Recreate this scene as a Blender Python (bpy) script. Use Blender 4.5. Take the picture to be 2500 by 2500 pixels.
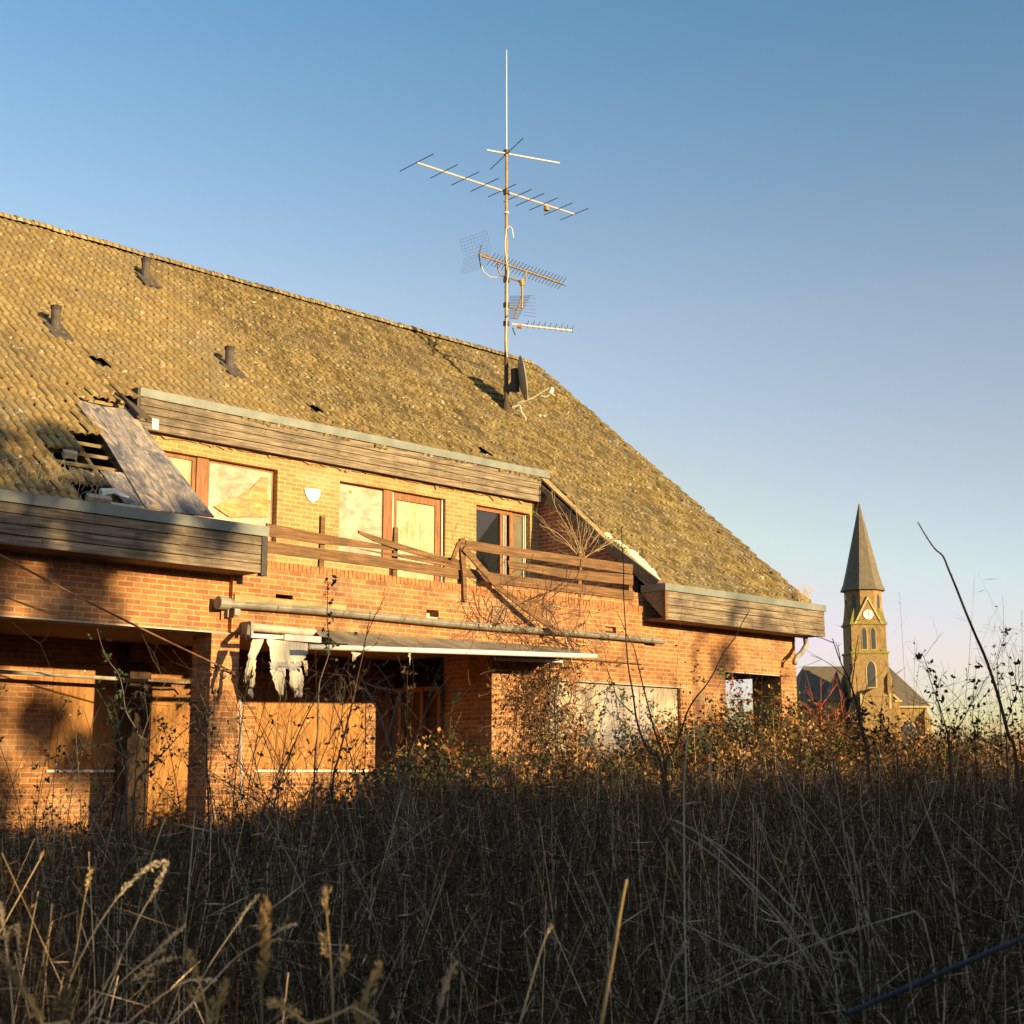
import bpy, math, random
import numpy as np
from mathutils import Vector
random.seed(7); rng = np.random.default_rng(11)
for o in list(bpy.data.objects): bpy.data.objects.remove(o)
scene = bpy.context.scene
COL = scene.collection
R = math.radians

# ------------------------------------------------------------------ camera
FPX, HZ, VPX = 3600.0, 1880.0, 4870.0            # focal length / horizon / facade vanishing point, in photo pixels
PIT = math.atan2(HZ - 1250, FPX)
AZ = math.atan2(VPX - 1250, FPX*math.cos(PIT) + (HZ - 1250)*math.sin(PIT))
HD = Vector((math.cos(AZ), math.sin(AZ), 0)); RT = Vector((math.sin(AZ), -math.cos(AZ), 0)); UZ = Vector((0, 0, 1))
FW = HD*math.cos(PIT) + UZ*math.sin(PIT)
UP = -HD*math.sin(PIT) + UZ*math.cos(PIT)
CAM = Vector((0, 0, 1.6))
cd = bpy.data.cameras.new('camera'); cam = bpy.data.objects.new('camera', cd); COL.objects.link(cam)
cam.location = CAM; cam.rotation_euler = FW.to_track_quat('-Z', 'Y').to_euler()
cd.sensor_width = 36; cd.lens = 36*FPX/2500; cd.clip_start = .05; cd.clip_end = 6000
cd.dof.use_dof = True; cd.dof.focus_distance = 24; cd.dof.aperture_fstop = 10.0
scene.camera = cam
scene.render.resolution_x = scene.render.resolution_y = 1024

# ------------------------------------------------------------------ light
SUN_EL, SUN_AZ = R(9.0), R(96.0)                  # azimuth the light travels towards
w = bpy.data.worlds.new('World'); scene.world = w; w.use_nodes = True
nt = w.node_tree; bg = nt.nodes['Background']
sky = nt.nodes.new('ShaderNodeTexSky'); sky.sky_type = 'NISHITA'; sky.sun_disc = False
sky.sun_elevation = SUN_EL
sky.sun_rotation = math.atan2(-math.cos(SUN_AZ), -math.sin(SUN_AZ))
sky.air_density = .85; sky.dust_density = 1.0; sky.ozone_density = .6
gam = nt.nodes.new('ShaderNodeGamma'); gam.inputs[1].default_value = 1.4; nt.links.new(sky.outputs[0], gam.inputs[0])
tint = nt.nodes.new('ShaderNodeMix'); tint.data_type = 'RGBA'; tint.blend_type = 'MULTIPLY'; tint.inputs[0].default_value = 1; tcw = nt.nodes.new('ShaderNodeTexCoord'); spw = nt.nodes.new('ShaderNodeSeparateXYZ'); nt.links.new(tcw.outputs['Generated'], spw.inputs[0])
rmp = nt.nodes.new('ShaderNodeValToRGB'); nt.links.new(spw.outputs[2], rmp.inputs[0]); nt.links.new(rmp.outputs[0], tint.inputs[7])
e_ = rmp.color_ramp.elements; e_[0].position = .05; e_[0].color = (.99, .91, 1.02, 1); e_[1].position = .5; e_[1].color = (.87, 1.13, 1.12, 1)
for p_, c_ in ((.2, (1.30, .94, .86, 1)), (.3, (1.38, 1.06, .93, 1))): e_.new(p_).color = c_
cap_ = nt.nodes.new('ShaderNodeVectorMath'); cap_.operation = 'MINIMUM'; cap_.inputs[1].default_value = (5.2, 5.2, 5.2)      # keeps the glare round the sun out of the fill light
nt.links.new(gam.outputs[0], cap_.inputs[0]); nt.links.new(cap_.outputs[0], tint.inputs[6]); nt.links.new(tint.outputs[2], bg.inputs[0]); bg.inputs[1].default_value = .076
ld = bpy.data.lights.new('sun', 'SUN'); ld.energy = 4.9; ld.angle = R(.53); ld.color = (1, .73, .36)
sun = bpy.data.objects.new('sun', ld); COL.objects.link(sun)
SD = Vector((math.cos(SUN_EL)*math.cos(SUN_AZ), math.cos(SUN_EL)*math.sin(SUN_AZ), -math.sin(SUN_EL)))
sun.rotation_euler = SD.to_track_quat('-Z', 'Y').to_euler(); sun.location = (0, -30, 20)
vs = scene.view_settings; vs.view_transform = 'Standard'; vs.look = 'None'; vs.gamma = 1; vs.exposure = 1.12

# ------------------------------------------------------------------ measuring helpers (photo pixel -> place in the world)
def ray(u, v): return FW*FPX + RT*(u - 1250) - UP*(v - 1250)
def at(u, v, D): return CAM + ray(u, v)*(D/FPX)
def onY(u, v, Y): d = ray(u, v); return CAM + d*((Y - CAM.y)/d.y)
def onX(u, v, X): d = ray(u, v); return CAM + d*((X - CAM.x)/d.x)
def onZ(u, v, z): d = ray(u, v); return CAM + d*((z - CAM.z)/d.z)
TP = 6.96/8.23                                    # roof pitch (40 degrees)
def roofz(Y): return 5.29 + TP*(Y - 18.22)
def onR(u, v, h=0):
    d = ray(u, v); n = Vector((0, -TP, 1)); P = Vector((0, 18.22, 5.29 + h)); return CAM + d*((P - CAM).dot(n)/d.dot(n))

# ------------------------------------------------------------------ mesh helpers
class MB:
    def __init__(s): s.v = []; s.f = []
    def add(s, vs_, fs):
        o = len(s.v); s.v += [tuple(p) for p in vs_]; s.f += [tuple(i + o for i in f) for f in fs]; return s
    def box(s, x0, x1, y0, y1, z0, z1):
        return s.add([(x0,y0,z0),(x1,y0,z0),(x1,y1,z0),(x0,y1,z0),(x0,y0,z1),(x1,y0,z1),(x1,y1,z1),(x0,y1,z1)],
                     [(0,3,2,1),(4,5,6,7),(0,1,5,4),(1,2,6,5),(2,3,7,6),(3,0,4,7)])
    def prism(s, pts, d):                         # polygon pts extruded by vector d
        n = len(pts); d = Vector(d); a = [Vector(p) for p in pts]; b = [p + d for p in a]
        return s.add(a + b, [tuple(range(n)), tuple(range(2*n - 1, n - 1, -1))] + [(i, i + n, (i + 1) % n + n, (i + 1) % n) for i in range(n)])
    def quad(s, a, b, c, d): return s.add([a, b, c, d], [(0, 1, 2, 3)])
    def tube(s, pts, r0, r1=None, n=6, cap=True):
        pts = [Vector(p) for p in pts]; m = len(pts); r1 = r0 if r1 is None else r1
        t0 = (pts[1] - pts[0]).normalized(); a = t0.orthogonal().normalized(); vs_ = []
        for i, p in enumerate(pts):
            t = (pts[min(i + 1, m - 1)] - pts[max(i - 1, 0)]).normalized()
            a = (a - t*a.dot(t)); a = a.normalized() if a.length > 1e-6 else t.orthogonal().normalized()
            b = t.cross(a); r = r0 + (r1 - r0)*i/(m - 1)
            vs_ += [p + (a*math.cos(k*2*math.pi/n) + b*math.sin(k*2*math.pi/n))*r for k in range(n)]
        fs = [(i*n + k, i*n + (k + 1) % n, (i + 1)*n + (k + 1) % n, (i + 1)*n + k) for i in range(m - 1) for k in range(n)]
        if cap: fs += [tuple(range(n - 1, -1, -1)), tuple((m - 1)*n + k for k in range(n))]
        return s.add(vs_, fs)
    def bar(s, a, b, w_, h_, up=(0, 0, 1)):       # rectangular bar from a to b
        a = Vector(a); b = Vector(b); t = (b - a).normalized(); u = Vector(up); x = t.cross(u).normalized()*w_/2; y = x.cross(t).normalized()*h_/2
        vs_ = [p + i*x + j*y for p in (a, b) for i, j in ((-1,-1),(1,-1),(1,1),(-1,1))]
        return s.add(vs_, [(0,1,2,3),(7,6,5,4),(0,4,5,1),(1,5,6,2),(2,6,7,3),(3,7,4,0)])
    def leaf(s, p, d, L, W, nrm=None):
        p = Vector(p); d = Vector(d).normalized(); n = nrm or Vector((random.gauss(0,1), random.gauss(0,1), random.gauss(0,1)))
        x = d.cross(n).normalized()*W/2; n2 = x.cross(d).normalized()*W*.18
        return s.add([p, p + d*L*.45 + x + n2, p + d*L, p + d*L*.45 - x + n2, p + d*L*.5], [(0,1,4),(1,2,4),(0,4,3),(4,2,3)])

LOC = {}
def obj(name, mb, mats, parent=None, base=None, smooth=False):
    me = bpy.data.meshes.new(name); V = [Vector(p) for p in mb.v]
    if parent: o0 = LOC[parent.name]
    elif base is not None: o0 = Vector(base)
    else:
        xs = [p.x for p in V]; ys = [p.y for p in V]; zs = [p.z for p in V]
        o0 = Vector(((min(xs) + max(xs))/2, (min(ys) + max(ys))/2, min(zs)))
    me.from_pydata([p - o0 for p in V], [], mb.f); me.update()
    for m in (mats if isinstance(mats, (list, tuple)) else [mats]): me.materials.append(m)
    if smooth: me.polygons.foreach_set('use_smooth', [True]*len(me.polygons))
    o = bpy.data.objects.new(name, me); COL.objects.link(o)
    if parent: o.parent = parent
    else: o.location = o0
    LOC[o.name] = o0
    return o
def tag(o, label, cat, group=None, kind=None):
    if label: o['label'] = label
    if cat: o['category'] = cat
    if group: o['group'] = group
    if kind: o['kind'] = kind
    return o
def thing(name, label, cat, loc, group=None):
    o = bpy.data.objects.new(name, None); COL.objects.link(o); o.location = loc; LOC[o.name] = Vector(loc); o.empty_display_size = .3
    return tag(o, label, cat, group)
def part(name, mb, mats, parent, label=None, smooth=False):
    o = obj(name, mb, mats, parent, smooth=smooth)
    if label: o['label'] = label
    return o

# wall panel in the plane Y (or X), with rectangular holes; thickness t behind the face
def panel(mb, axis, pos, a0, a1, z0, z1, holes=(), t=.12, sgn=1):
    def P(a, z, d): return (a, pos + d*sgn, z) if axis == 'Y' else (pos + d*sgn, a, z)
    A = sorted({a0, a1, *[h[i] for h in holes for i in (0, 1) if a0 < h[i] < a1]}); Zs = sorted({z0, z1, *[h[i] for h in holes for i in (2, 3) if z0 < h[i] < z1]})
    def solid(i, j):
        if not (0 <= i < len(A) - 1 and 0 <= j < len(Zs) - 1): return False
        am = (A[i] + A[i+1])/2; zm = (Zs[j] + Zs[j+1])/2
        return not any(h[0] < am < h[1] and h[2] < zm < h[3] for h in holes)
    for i in range(len(A) - 1):
        for j in range(len(Zs) - 1):
            if not solid(i, j): continue
            a, b, c, d = A[i], A[i+1], Zs[j], Zs[j+1]
            mb.quad(P(a,c,0), P(b,c,0), P(b,d,0), P(a,d,0)); mb.quad(P(a,c,t), P(a,d,t), P(b,d,t), P(b,c,t))
            if not solid(i-1, j): mb.quad(P(a,c,0), P(a,d,0), P(a,d,t), P(a,c,t))
            if not solid(i+1, j): mb.quad(P(b,c,0), P(b,c,t), P(b,d,t), P(b,d,0))
            if not solid(i, j-1): mb.quad(P(a,c,0), P(a,c,t), P(b,c,t), P(b,c,0))
            if not solid(i, j+1): mb.quad(P(a,d,0), P(b,d,0), P(b,d,t), P(a,d,t))
    return mb
def slab(mb, pix, Y, t=.03, f=None):              # outline given in photo pixels on the plane Y, t thick
    return mb.prism([(f(u, v) if f else onY(u, v, Y)) for u, v in pix], (0, t, 0))

# ------------------------------------------------------------------ materials
class NT:
    def __init__(s, name, rough=.85, spec=.3):
        s.m = bpy.data.materials.new(name); s.m.use_nodes = True; s.t = s.m.node_tree; s.b = s.t.nodes['Principled BSDF']
        s.b.inputs['Roughness'].default_value = rough; s.b.inputs['Specular IOR Level'].default_value = spec
        s.tc = s.t.nodes.new('ShaderNodeTexCoord').outputs['Object']
    def n(s, typ, **kw):
        x = s.t.nodes.new(typ)
        for k, v in kw.items():
            if k in x.inputs: s.set(x.inputs[k], v)
            else: setattr(x, k, v)
        return x
    def set(s, inp, v):
        if isinstance(v, bpy.types.NodeSocket): s.t.links.new(v, inp)
        else: inp.default_value = v
    def noise(s, scale, detail=4, rough=.6, vec=None, dist=0):
        x = s.n('ShaderNodeTexNoise'); s.set(x.inputs['Vector'], vec or s.tc); x.inputs['Scale'].default_value = scale
        x.inputs['Detail'].default_value = detail; x.inputs['Roughness'].default_value = rough; x.inputs['Distortion'].default_value = dist; return x.outputs['Fac']
    def map(s, scale=(1,1,1), rot=(0,0,0)):
        x = s.n('ShaderNodeMapping'); s.set(x.inputs['Vector'], s.tc); x.inputs['Scale'].default_value = scale; x.inputs['Rotation'].default_value = rot; return x.outputs[0]
    def ramp(s, fac, stops):
        x = s.n('ShaderNodeValToRGB'); s.set(x.inputs[0], fac); e = x.color_ramp.elements
        while len(e) < len(stops): e.new(.5)
        for el, (p, c) in zip(e, stops): el.position = p; el.color = (*c, 1) if len(c) == 3 else c
        return x.outputs[0]
    def mix(s, fac, a, b, mode='MIX'):
        x = s.n('ShaderNodeMix', data_type='RGBA', blend_type=mode)
        s.set(x.inputs[0], fac)
        for i, v in ((6, a), (7, b)): s.set(x.inputs[i], (*v, 1) if isinstance(v, tuple) and len(v) == 3 else v)
        return x.outputs[2]
    def math(s, op, a, b=0.0):
        x = s.n('ShaderNodeMath', operation=op); s.set(x.inputs[0], a); s.set(x.inputs[1], b); return x.outputs[0]
    def bump(s, h, strength=.4, dist=.01):
        x = s.n('ShaderNodeBump'); x.inputs['Strength'].default_value = strength; x.inputs['Distance'].default_value = dist
        s.set(x.inputs['Height'], h); s.t.links.new(x.outputs[0], s.b.inputs['Normal'])
    def col(s, c): s.set(s.b.inputs['Base Color'], (*c, 1) if isinstance(c, tuple) and len(c) == 3 else c); return s.m

def m_simple(name, c, rough=.8, var=.3, scale=6, bump=.2, metal=0, spec=.3):
    k = NT(name, rough, spec); k.b.inputs['Metallic'].default_value = metal
    n = k.noise(scale, 6, .65)
    k.bump(n, bump, .01)
    lo = tuple(x*(1 - var) for x in c); hi = tuple(min(1, x*(1 + var)) for x in c)
    return k.col(k.ramp(n, [(.3, lo), (.7, hi)]))
def m_brick(name, c1, c2, mortar, bw=.25, rh=.08, ms=.011, stain=(.10, .07, .05), stainamt=.55):
    k = NT(name, .9, .2)
    sp = k.n('ShaderNodeSeparateXYZ'); k.set(sp.inputs[0], k.tc)
    ge = k.n('ShaderNodeNewGeometry'); sn = k.n('ShaderNodeSeparateXYZ'); k.set(sn.inputs[0], ge.outputs['True Normal'])
    side = k.math('GREATER_THAN', k.math('ABSOLUTE', sn.outputs[0]), .6)
    mx = k.n('ShaderNodeMix', data_type='FLOAT'); k.set(mx.inputs[0], side); k.set(mx.inputs[2], sp.outputs[0]); k.set(mx.inputs[3], sp.outputs[1])
    wob = k.noise(1.2, 2)
    cb = k.n('ShaderNodeCombineXYZ'); k.set(cb.inputs[0], mx.outputs[0]); k.set(cb.inputs[1], k.math('ADD', sp.outputs[2], k.math('MULTIPLY', wob, .012)))
    br = k.n('ShaderNodeTexBrick'); k.set(br.inputs['Vector'], cb.outputs[0])
    for i, v in (('Scale', 1.0), ('Brick Width', bw), ('Row Height', rh), ('Mortar Size', ms), ('Mortar Smooth', .25), ('Bias', -.1)): br.inputs[i].default_value = v
    br.inputs['Color1'].default_value = (*c1, 1); br.inputs['Color2'].default_value = (*c2, 1); br.inputs['Mortar'].default_value = (*mortar, 1)
    fine = k.noise(30, 6, .7)
    c = k.mix(.35, br.outputs['Color'], k.ramp(fine, [(.3, (.25,.25,.25)), (.7, (.9,.9,.9))]), 'OVERLAY')
    st = k.noise(1.5, 8, .74, k.map((1, 1, .6)))
    c = k.mix(k.ramp(st, [(.47, (0,0,0)), (.63, (stainamt,)*3)]), c, stain)
    pale = k.noise(.9, 6, .7, k.map((.6, 1, 1.6)))
    c = k.mix(k.ramp(pale, [(.53, (0,0,0)), (.66, (.38,)*3)]), c, (.50,.38,.25))
    k.bump(k.math('ADD', k.math('MULTIPLY', k.math('SUBTRACT', 1.0, br.outputs['Fac']), 1.0), k.math('MULTIPLY', fine, .35)), .6, .012)
    return k.col(c)
def m_wood(name, dark, light, axis='X', rough=.85, streak=14, blot=.5, blotc=(.035,.03,.025)):
    k = NT(name, rough, .25); sc = {'X': (.7, streak, streak), 'Y': (streak, .7, streak), 'Z': (streak, streak, .7)}[axis]
    g = k.noise(2.2, 8, .7, k.map(sc), .4); b = k.noise(1.4, 6, .65)
    c = k.ramp(g, [(.37, dark), (.63, light)])
    c = k.mix(k.ramp(b, [(.47, (0,0,0)), (.62, (blot,)*3)]), c, blotc)
    k.bump(g, .5, .008); return k.col(c)

BRICK = m_brick('brick', (.42,.178,.058), (.255,.095,.034), (.43,.29,.17), stainamt=.65)
BRICKD = m_brick('pale_brick', (.36,.235,.085), (.28,.165,.055), (.43,.34,.20), stainamt=.25)
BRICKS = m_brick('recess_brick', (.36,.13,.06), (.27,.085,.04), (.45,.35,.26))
COPING = m_simple('coping_brick', (.36,.16,.065), .9, .45, 9, .5)
WOODG = m_wood('weathered_board', (.09,.072,.054), (.33,.26,.175), blot=.6, blotc=(.06,.05,.042))
WOODB = m_wood('brown_plank', (.085,.045,.022), (.25,.14,.065), blot=.3)
WOODF = m_wood('window_frame_wood', (.19,.075,.03), (.34,.16,.07), 'Z', .6, 20, .2)
BATTEN = m_wood('batten_wood', (.26,.18,.08), (.50,.38,.19))
ZINC = m_simple('zinc_trim', (.19,.205,.185), .6, .22, 3, .08, .3)
GUTM = m_simple('gutter_metal', (.26,.245,.21), .65, .35, 5, .15, .25)
DARK = m_simple('dark_void', (.025,.02,.017), .95, .3, 3)
SOFF = m_simple('soffit_board', (.22,.12,.07), .85, .3, 4, .15)
CONC = m_simple('concrete', (.42,.38,.32), .9, .2, 10, .3)
WHITE = m_simple('white_enamel', (.82,.80,.75), .45, .05, 4, .05)
TRIMW = m_simple('white_trim', (.70,.66,.58), .7, .2, 8, .1)
MAST = m_simple('rusty_mast', (.34,.22,.08), .7, .4, 14, .2, .2)
ALU = m_simple('aluminium_tube', (.62,.52,.46), .45, .12, 8, .05, .4)
ELEM = m_simple('antenna_element', (.07,.065,.06), .6, .3, 8, .05, .3)
CABLEW = m_simple('white_cable', (.66,.60,.50), .6, .15, 8, .05)
DISHM = m_simple('dish_paint', (.30,.27,.24), .6, .15, 5, .08)
PIPEM = m_simple('vent_pipe_grey', (.085,.07,.058), .75, .35, 9, .2)
BARM = m_simple('awning_bar_paint', (.66,.62,.58), .4, .08, 6, .05)
INSUL = m_simple('torn_underlay', (.66,.60,.48), .9, .25, 12, .6)
GLASS = NT('window_glass', .04, .9); GLASS = GLASS.col((.015,.018,.02))

def m_tile():
    k = NT('mossy_tile', .95, .15)
    big = k.noise(.55, 6, .62); mid = k.noise(3.2, 7, .7); fine = k.noise(26, 6, .75)
    c = k.ramp(mid, [(.32, (.20,.135,.058)), (.5, (.33,.235,.10)), (.68, (.46,.35,.165))])
    sp = k.n('ShaderNodeSeparateXYZ'); k.set(sp.inputs[0], k.tc)
    right = k.ramp(k.math('ADD', k.math('MULTIPLY', sp.outputs[0], .07), k.math('MULTIPLY', big, .7)), [(.35, (.2,.2,.2)), (.95, (.95,.95,.95))])
    moss = k.ramp(k.noise(6.5, 8, .75, k.map((1.5,.4,.4))), [(.5, (0,0,0)), (.62, (.9,)*3)])
    c = k.mix(k.mix(1.0, moss, right, 'MULTIPLY'), c, k.ramp(fine, [(.35, (.10,.09,.02)), (.65, (.36,.32,.075))]))
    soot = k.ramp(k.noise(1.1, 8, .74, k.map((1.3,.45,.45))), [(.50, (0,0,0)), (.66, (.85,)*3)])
    dl = k.ramp(k.math('ADD', k.math('MULTIPLY', sp.outputs[2], .064), k.math('MULTIPLY', sp.outputs[0], .04)), [(.0, (1,1,1)), (.24, (.95,.95,.95)), (.37, (.15,.15,.15)), (.62, (.12,.12,.12)), (.82, (.8,.8,.8))])   # dark blotches stronger at the lower left corner and on the mossy right slope
    greyp = k.ramp(k.noise(.7, 6, .65), [(.45, (0,0,0)), (.62, (.6,)*3)]); c = k.mix(greyp, c, (.23,.19,.125))
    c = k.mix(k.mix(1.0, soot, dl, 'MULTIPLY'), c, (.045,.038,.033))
    spk = k.ramp(k.noise(9, 6, .75, k.map((1.7,.4,.4))), [(.47, (0,0,0)), (.56, (1,1,1))]); c = k.mix(k.mix(1.0, spk, k.ramp(sp.outputs[0], [(0, (.12,)*3), (1, (.75,)*3)]), 'MULTIPLY'), c, (.055,.045,.022))
    lich = k.ramp(k.noise(8.5, 4, .65), [(.63, (0,0,0)), (.66, (.95,)*3)])
    c = k.mix(lich, c, (.60,.55,.42))
    c = k.mix(.3, c, k.ramp(fine, [(.3, (.3,)*3), (.7, (.8,)*3)]), 'OVERLAY')
    vx = k.math('FRACT', k.math('ADD', k.math('MULTIPLY', k.math('ADD', sp.outputs[0], 15.5 - 3.9), 2/.30), .5))    # grime plus shading painted into the valleys between the tile rolls
    dirt_shade = k.ramp(k.math('ABSOLUTE', k.math('SUBTRACT', vx, .5)), [(.0, (.9,)*3), (.26, (0,0,0))])
    c = k.mix(k.mix(1.0, dirt_shade, k.ramp(mid, [(.25, (.45,)*3), (.6, (1,)*3)]), 'MULTIPLY'), c, (.060,.045,.020))
    k.bump(k.math('ADD', fine, mid), .6, .010)
    return k.col(c)
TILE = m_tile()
def m_ply(name, stops, sc=(9, 1.6, 1.6), knots=True, blot=(.2,.18,.2), ba=.5):
    k = NT(name, .8, .25); g = k.noise(1.6, 7, .65, k.map(sc), 1.6); c = k.ramp(g, stops)
    b = k.noise(1.9, 7, .68); c = k.mix(k.ramp(b, [(.46, (0,0,0)), (.62, (ba,)*3)]), c, blot)
    if knots:
        v = k.n('ShaderNodeTexVoronoi'); k.set(v.inputs['Vector'], k.tc); v.inputs['Scale'].default_value = 2.6
        c = k.mix(k.ramp(v.outputs['Distance'], [(.05, (.8,)*3), (.12, (0,0,0))]), c, (.28,.11,.04))
    k.bump(g, .25, .006); return k.col(c)
PLYG = m_ply('grey_plywood', [(.36, (.08,.08,.09)), (.48, (.22,.20,.195)), (.56, (.36,.30,.25)), (.66, (.55,.38,.20))], (5, 1.3, 1.3), True, (.085,.095,.13), .75)
PLYP = m_ply('pinkish_plywood', [(.38, (.34,.23,.165)), (.62, (.56,.41,.31))], (1.2, 2, 2), True, (.55,.45,.36), .5)
PLYY = m_ply('yellow_plywood', [(.38, (.34,.26,.14)), (.62, (.52,.42,.27))], (4, 4, .8), True, (.55,.47,.33), .5)
PLYO = m_ply('orange_plywood', [(.38, (.24,.105,.032)), (.62, (.45,.22,.068))], (4, 4, .8), True, (.30,.16,.06), .55)
PLYC = m_ply('cream_board', [(.38, (.30,.25,.19)), (.62, (.48,.41,.31))], (6, 6, .6), False, (.40,.27,.16), .45)
PLYS = m_ply('bluish_board', [(.38, (.20,.20,.22)), (.62, (.42,.38,.33))], (1, 1, 5), False, (.33,.24,.15), .6)

def m_attr(name, rough=.9, trans=0):
    k = NT(name, rough, .15); a = k.n('ShaderNodeAttribute', attribute_name='col'); return k.col(a.outputs['Color'])
STEMA = m_attr('dry_stems'); LEAFA = m_attr('dry_leaves')
BARK = m_simple('dark_bark', (.075,.045,.03), .9, .4, 25, .4)
BARKP = m_simple('pale_bark', (.36,.26,.14), .9, .3, 25, .4)
BARKR = m_simple('red_bark', (.48,.10,.05), .85, .3, 25, .3)
BARKG = m_simple('green_grey_bark', (.12,.10,.07), .9, .4, 25, .3)
LEAFD = m_simple('dark_green_leaf', (.035,.055,.02), .7, .5, 6, .1)
LEAFB = m_simple('dead_brown_leaf', (.075,.042,.022), .85, .5, 6, .1)
LEAFO = m_simple('orange_leaf', (.30,.11,.025), .8, .5, 6, .1)
LEAFG = m_simple('yellow_green_leaf', (.14,.15,.03), .75, .5, 6, .1)  # lighter, yellowish green leaf colour
STRAW = m_simple('straw', (.46,.32,.15), .85, .3, 18, .2)
STRAWP = m_simple('pale_straw', (.40,.33,.24), .85, .3, 18, .2)

# ------------------------------------------------------------------ ground
def sstep(a, b, x):
    t = min(1, max(0, (x - a)/(b - a))); return t*t*(3 - 2*t)
def gz(x, y): return .5*sstep(2, 15, y) + .25*sstep(16, 26, x)*sstep(4, 14, y) if y > 0 else 0.0
gm = NT('meadow_soil', .95, .1); gn = gm.noise(2.5, 8, .7); gm.bump(gn, .8, .05)
GM = gm.col(gm.ramp(gn, [(.3, (.022,.016,.01)), (.7, (.075,.055,.03))]))
g = MB(); xs = [-3000,-800,-200,-60] + list(range(-20, 61, 2)) + [80,140,300,900,3000]; N = len(xs)
g.v = [(x, y, gz(x, y)) for y in xs for x in xs]
g.f = [(j*N + i, j*N + i + 1, (j+1)*N + i + 1, (j+1)*N + i) for j in range(N-1) for i in range(N-1)]
tag(obj('ground', g, GM, base=(0,0,0), smooth=True), None, None, kind='structure')

# ================================================================== HOUSE
YW, YF, YP, YD, YB = 18.25, 17.65, 18.17, 21.05, 21.0       # wall, fascia, parapet, dormer wall, loggia back wall
X0, X1 = 3.9, 27.2; FZ = .45
house = thing('house', 'derelict brick house with mossy tiled roof, boarded windows and broken balcony', 'house', (15.5, 18.25, .45))
# --- front wall at ground floor
mb = MB()
panel(mb, 'Y', YW, X0, 12.48, 3.6, 5.0, t=.3)                                    # lintel band over the loggia, left
panel(mb, 'Y', YW, 17.93, X1, FZ-.4, 4.98, holes=[(19.40, 23.15, 1.25, 3.19), (24.64, 26.62, FZ-.4, 3.6)], t=.3)
panel(mb, 'X', X1 - .3, YW + .3, 34.6, FZ-.4, 4.98, holes=[(18.8, 24.0, FZ-.4, 3.6)], t=.3)   # gable side, open at the carport
panel(mb, 'X', X0, YW + .3, 34.6, FZ-.4, 4.98, t=.3)
panel(mb, 'Y', 34.3, X0 + .3, X1 - .3, FZ-.4, 4.98, t=.3)
mb.prism([(X1-.3, YW, 4.98), (X1-.3, 34.6, 4.98), (X1-.3, 26.42, roofz(26.42)-.2)], (.28, 0, 0))
mb.prism([(X0+.02, YW, 4.98), (X0+.02, 34.6, 4.98), (X0+.02, 26.42, roofz(26.42)-.2)], (.28, 0, 0))
part('brick_wall', mb, BRICK, house)
# parapet with overflow openings
def hole(u0, u1, v0, v1, Y):
    a = onY((u0+u1)/2, v1, Y); b = onY((u0+u1)/2, v0, Y); return (onY(u0, v0, Y).x, onY(u1, v0, Y).x, a.z, b.z)
HO = [hole(673, 715, 1452, 1474, YP), hole(1041, 1071, 1489, 1510, YP), hole(1478, 1504, 1530, 1545, YP)]
mb = MB(); panel(mb, 'Y', YP, 12.48, 21.97, 3.6, 4.60, holes=HO, t=.35)
par = part('balcony_parapet', mb, BRICK, house)
for h in HO:
    mb = MB().box(h[0]-.04, h[1]+.04, YP + .2, YP + .23, h[2]-.04, h[3]+.04); mb.box(h[0]+.004, h[1]-.004, YP + .02, YP + .2, h[2]+.002, h[2]+.03)
    part('overflow_outlet', mb, CONC if h is HO[1] else DARK, par)
mb = MB(); x = 12.5
while x < 21.95:
    j = random.uniform(-.004, .004); zt = 4.715 + random.uniform(-.006, .006)
    mb.box(x, min(x + .073, 21.97), YP - .012 + j, YP + .36, 4.601, zt); x += .083
part('rowlock_coping', mb, COPING, par)
# metal/concrete strips below the lintels
mb = MB(); mb.box(X0, 17.93, YW - .012, YW + .29, 3.575, 3.598); mb.box(19.2, 23.35, YW - .03, YW + .1, 3.192, 3.215); mb.box(24.6, 26.65, YW - .012, YW + .29, 3.58, 3.598)
mb.box(17.9, 18.62, YW - .012, YW + .05, 3.30, 3.32)
part('lintel_strip', mb, CONC, house)
# pillars
for x0, x1, y1 in ((12.2, 12.69, YW + .49), (6.0, 6.49, YW + .49), (26.62, X1, YW + .55)):
    part('brick_pillar', MB().box(x0, x1, YW + (.302 if x0 > 20 else .004), y1 + (.2 if x0 > 20 else 0), FZ-.4, 3.574), BRICK, house)
# loggia: back wall, side wall, ceiling, floor
W1 = (onY(130, 1650, YB).x, onY(297, 1700, YB).x); W2 = (15.0, 17.42)
mb = MB(); panel(mb, 'Y', YB, X0 + .3, 18.1, FZ, 3.6, holes=[(W1[0], W1[1], 1.6, 3.25), (12.85, 13.72, FZ, 3.0), (W2[0], W2[1], 1.6, 2.98)], t=.3)
panel(mb, 'X', 17.93, YW + .3, 19.47, FZ, 3.6, t=.15)
part('loggia_wall', mb, BRICK, house)
part('loggia_ceiling', MB().box(X0 + .3, 18.0, YW + .3, YB, 3.602, 3.66), SOFF, house)
part('loggia_floor', MB().box(X0, X1, YW - .3, YB, FZ - .3, FZ), CONC, house)
part('carport_ceiling', MB().box(24.4, X1 - .3, YW + .3, 24.6, 3.602, 3.66), SOFF, house)
part('carport_wall', panel(panel(MB(), 'X', 24.34, YW + .3, 24.6, FZ, 3.6, t=.3), 'Y', 24.6, 24.34, X1 - .3, FZ, 3.6, holes=[(24.64, 26.9, FZ, 3.5)], t=.2), BRICK, house)
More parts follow.
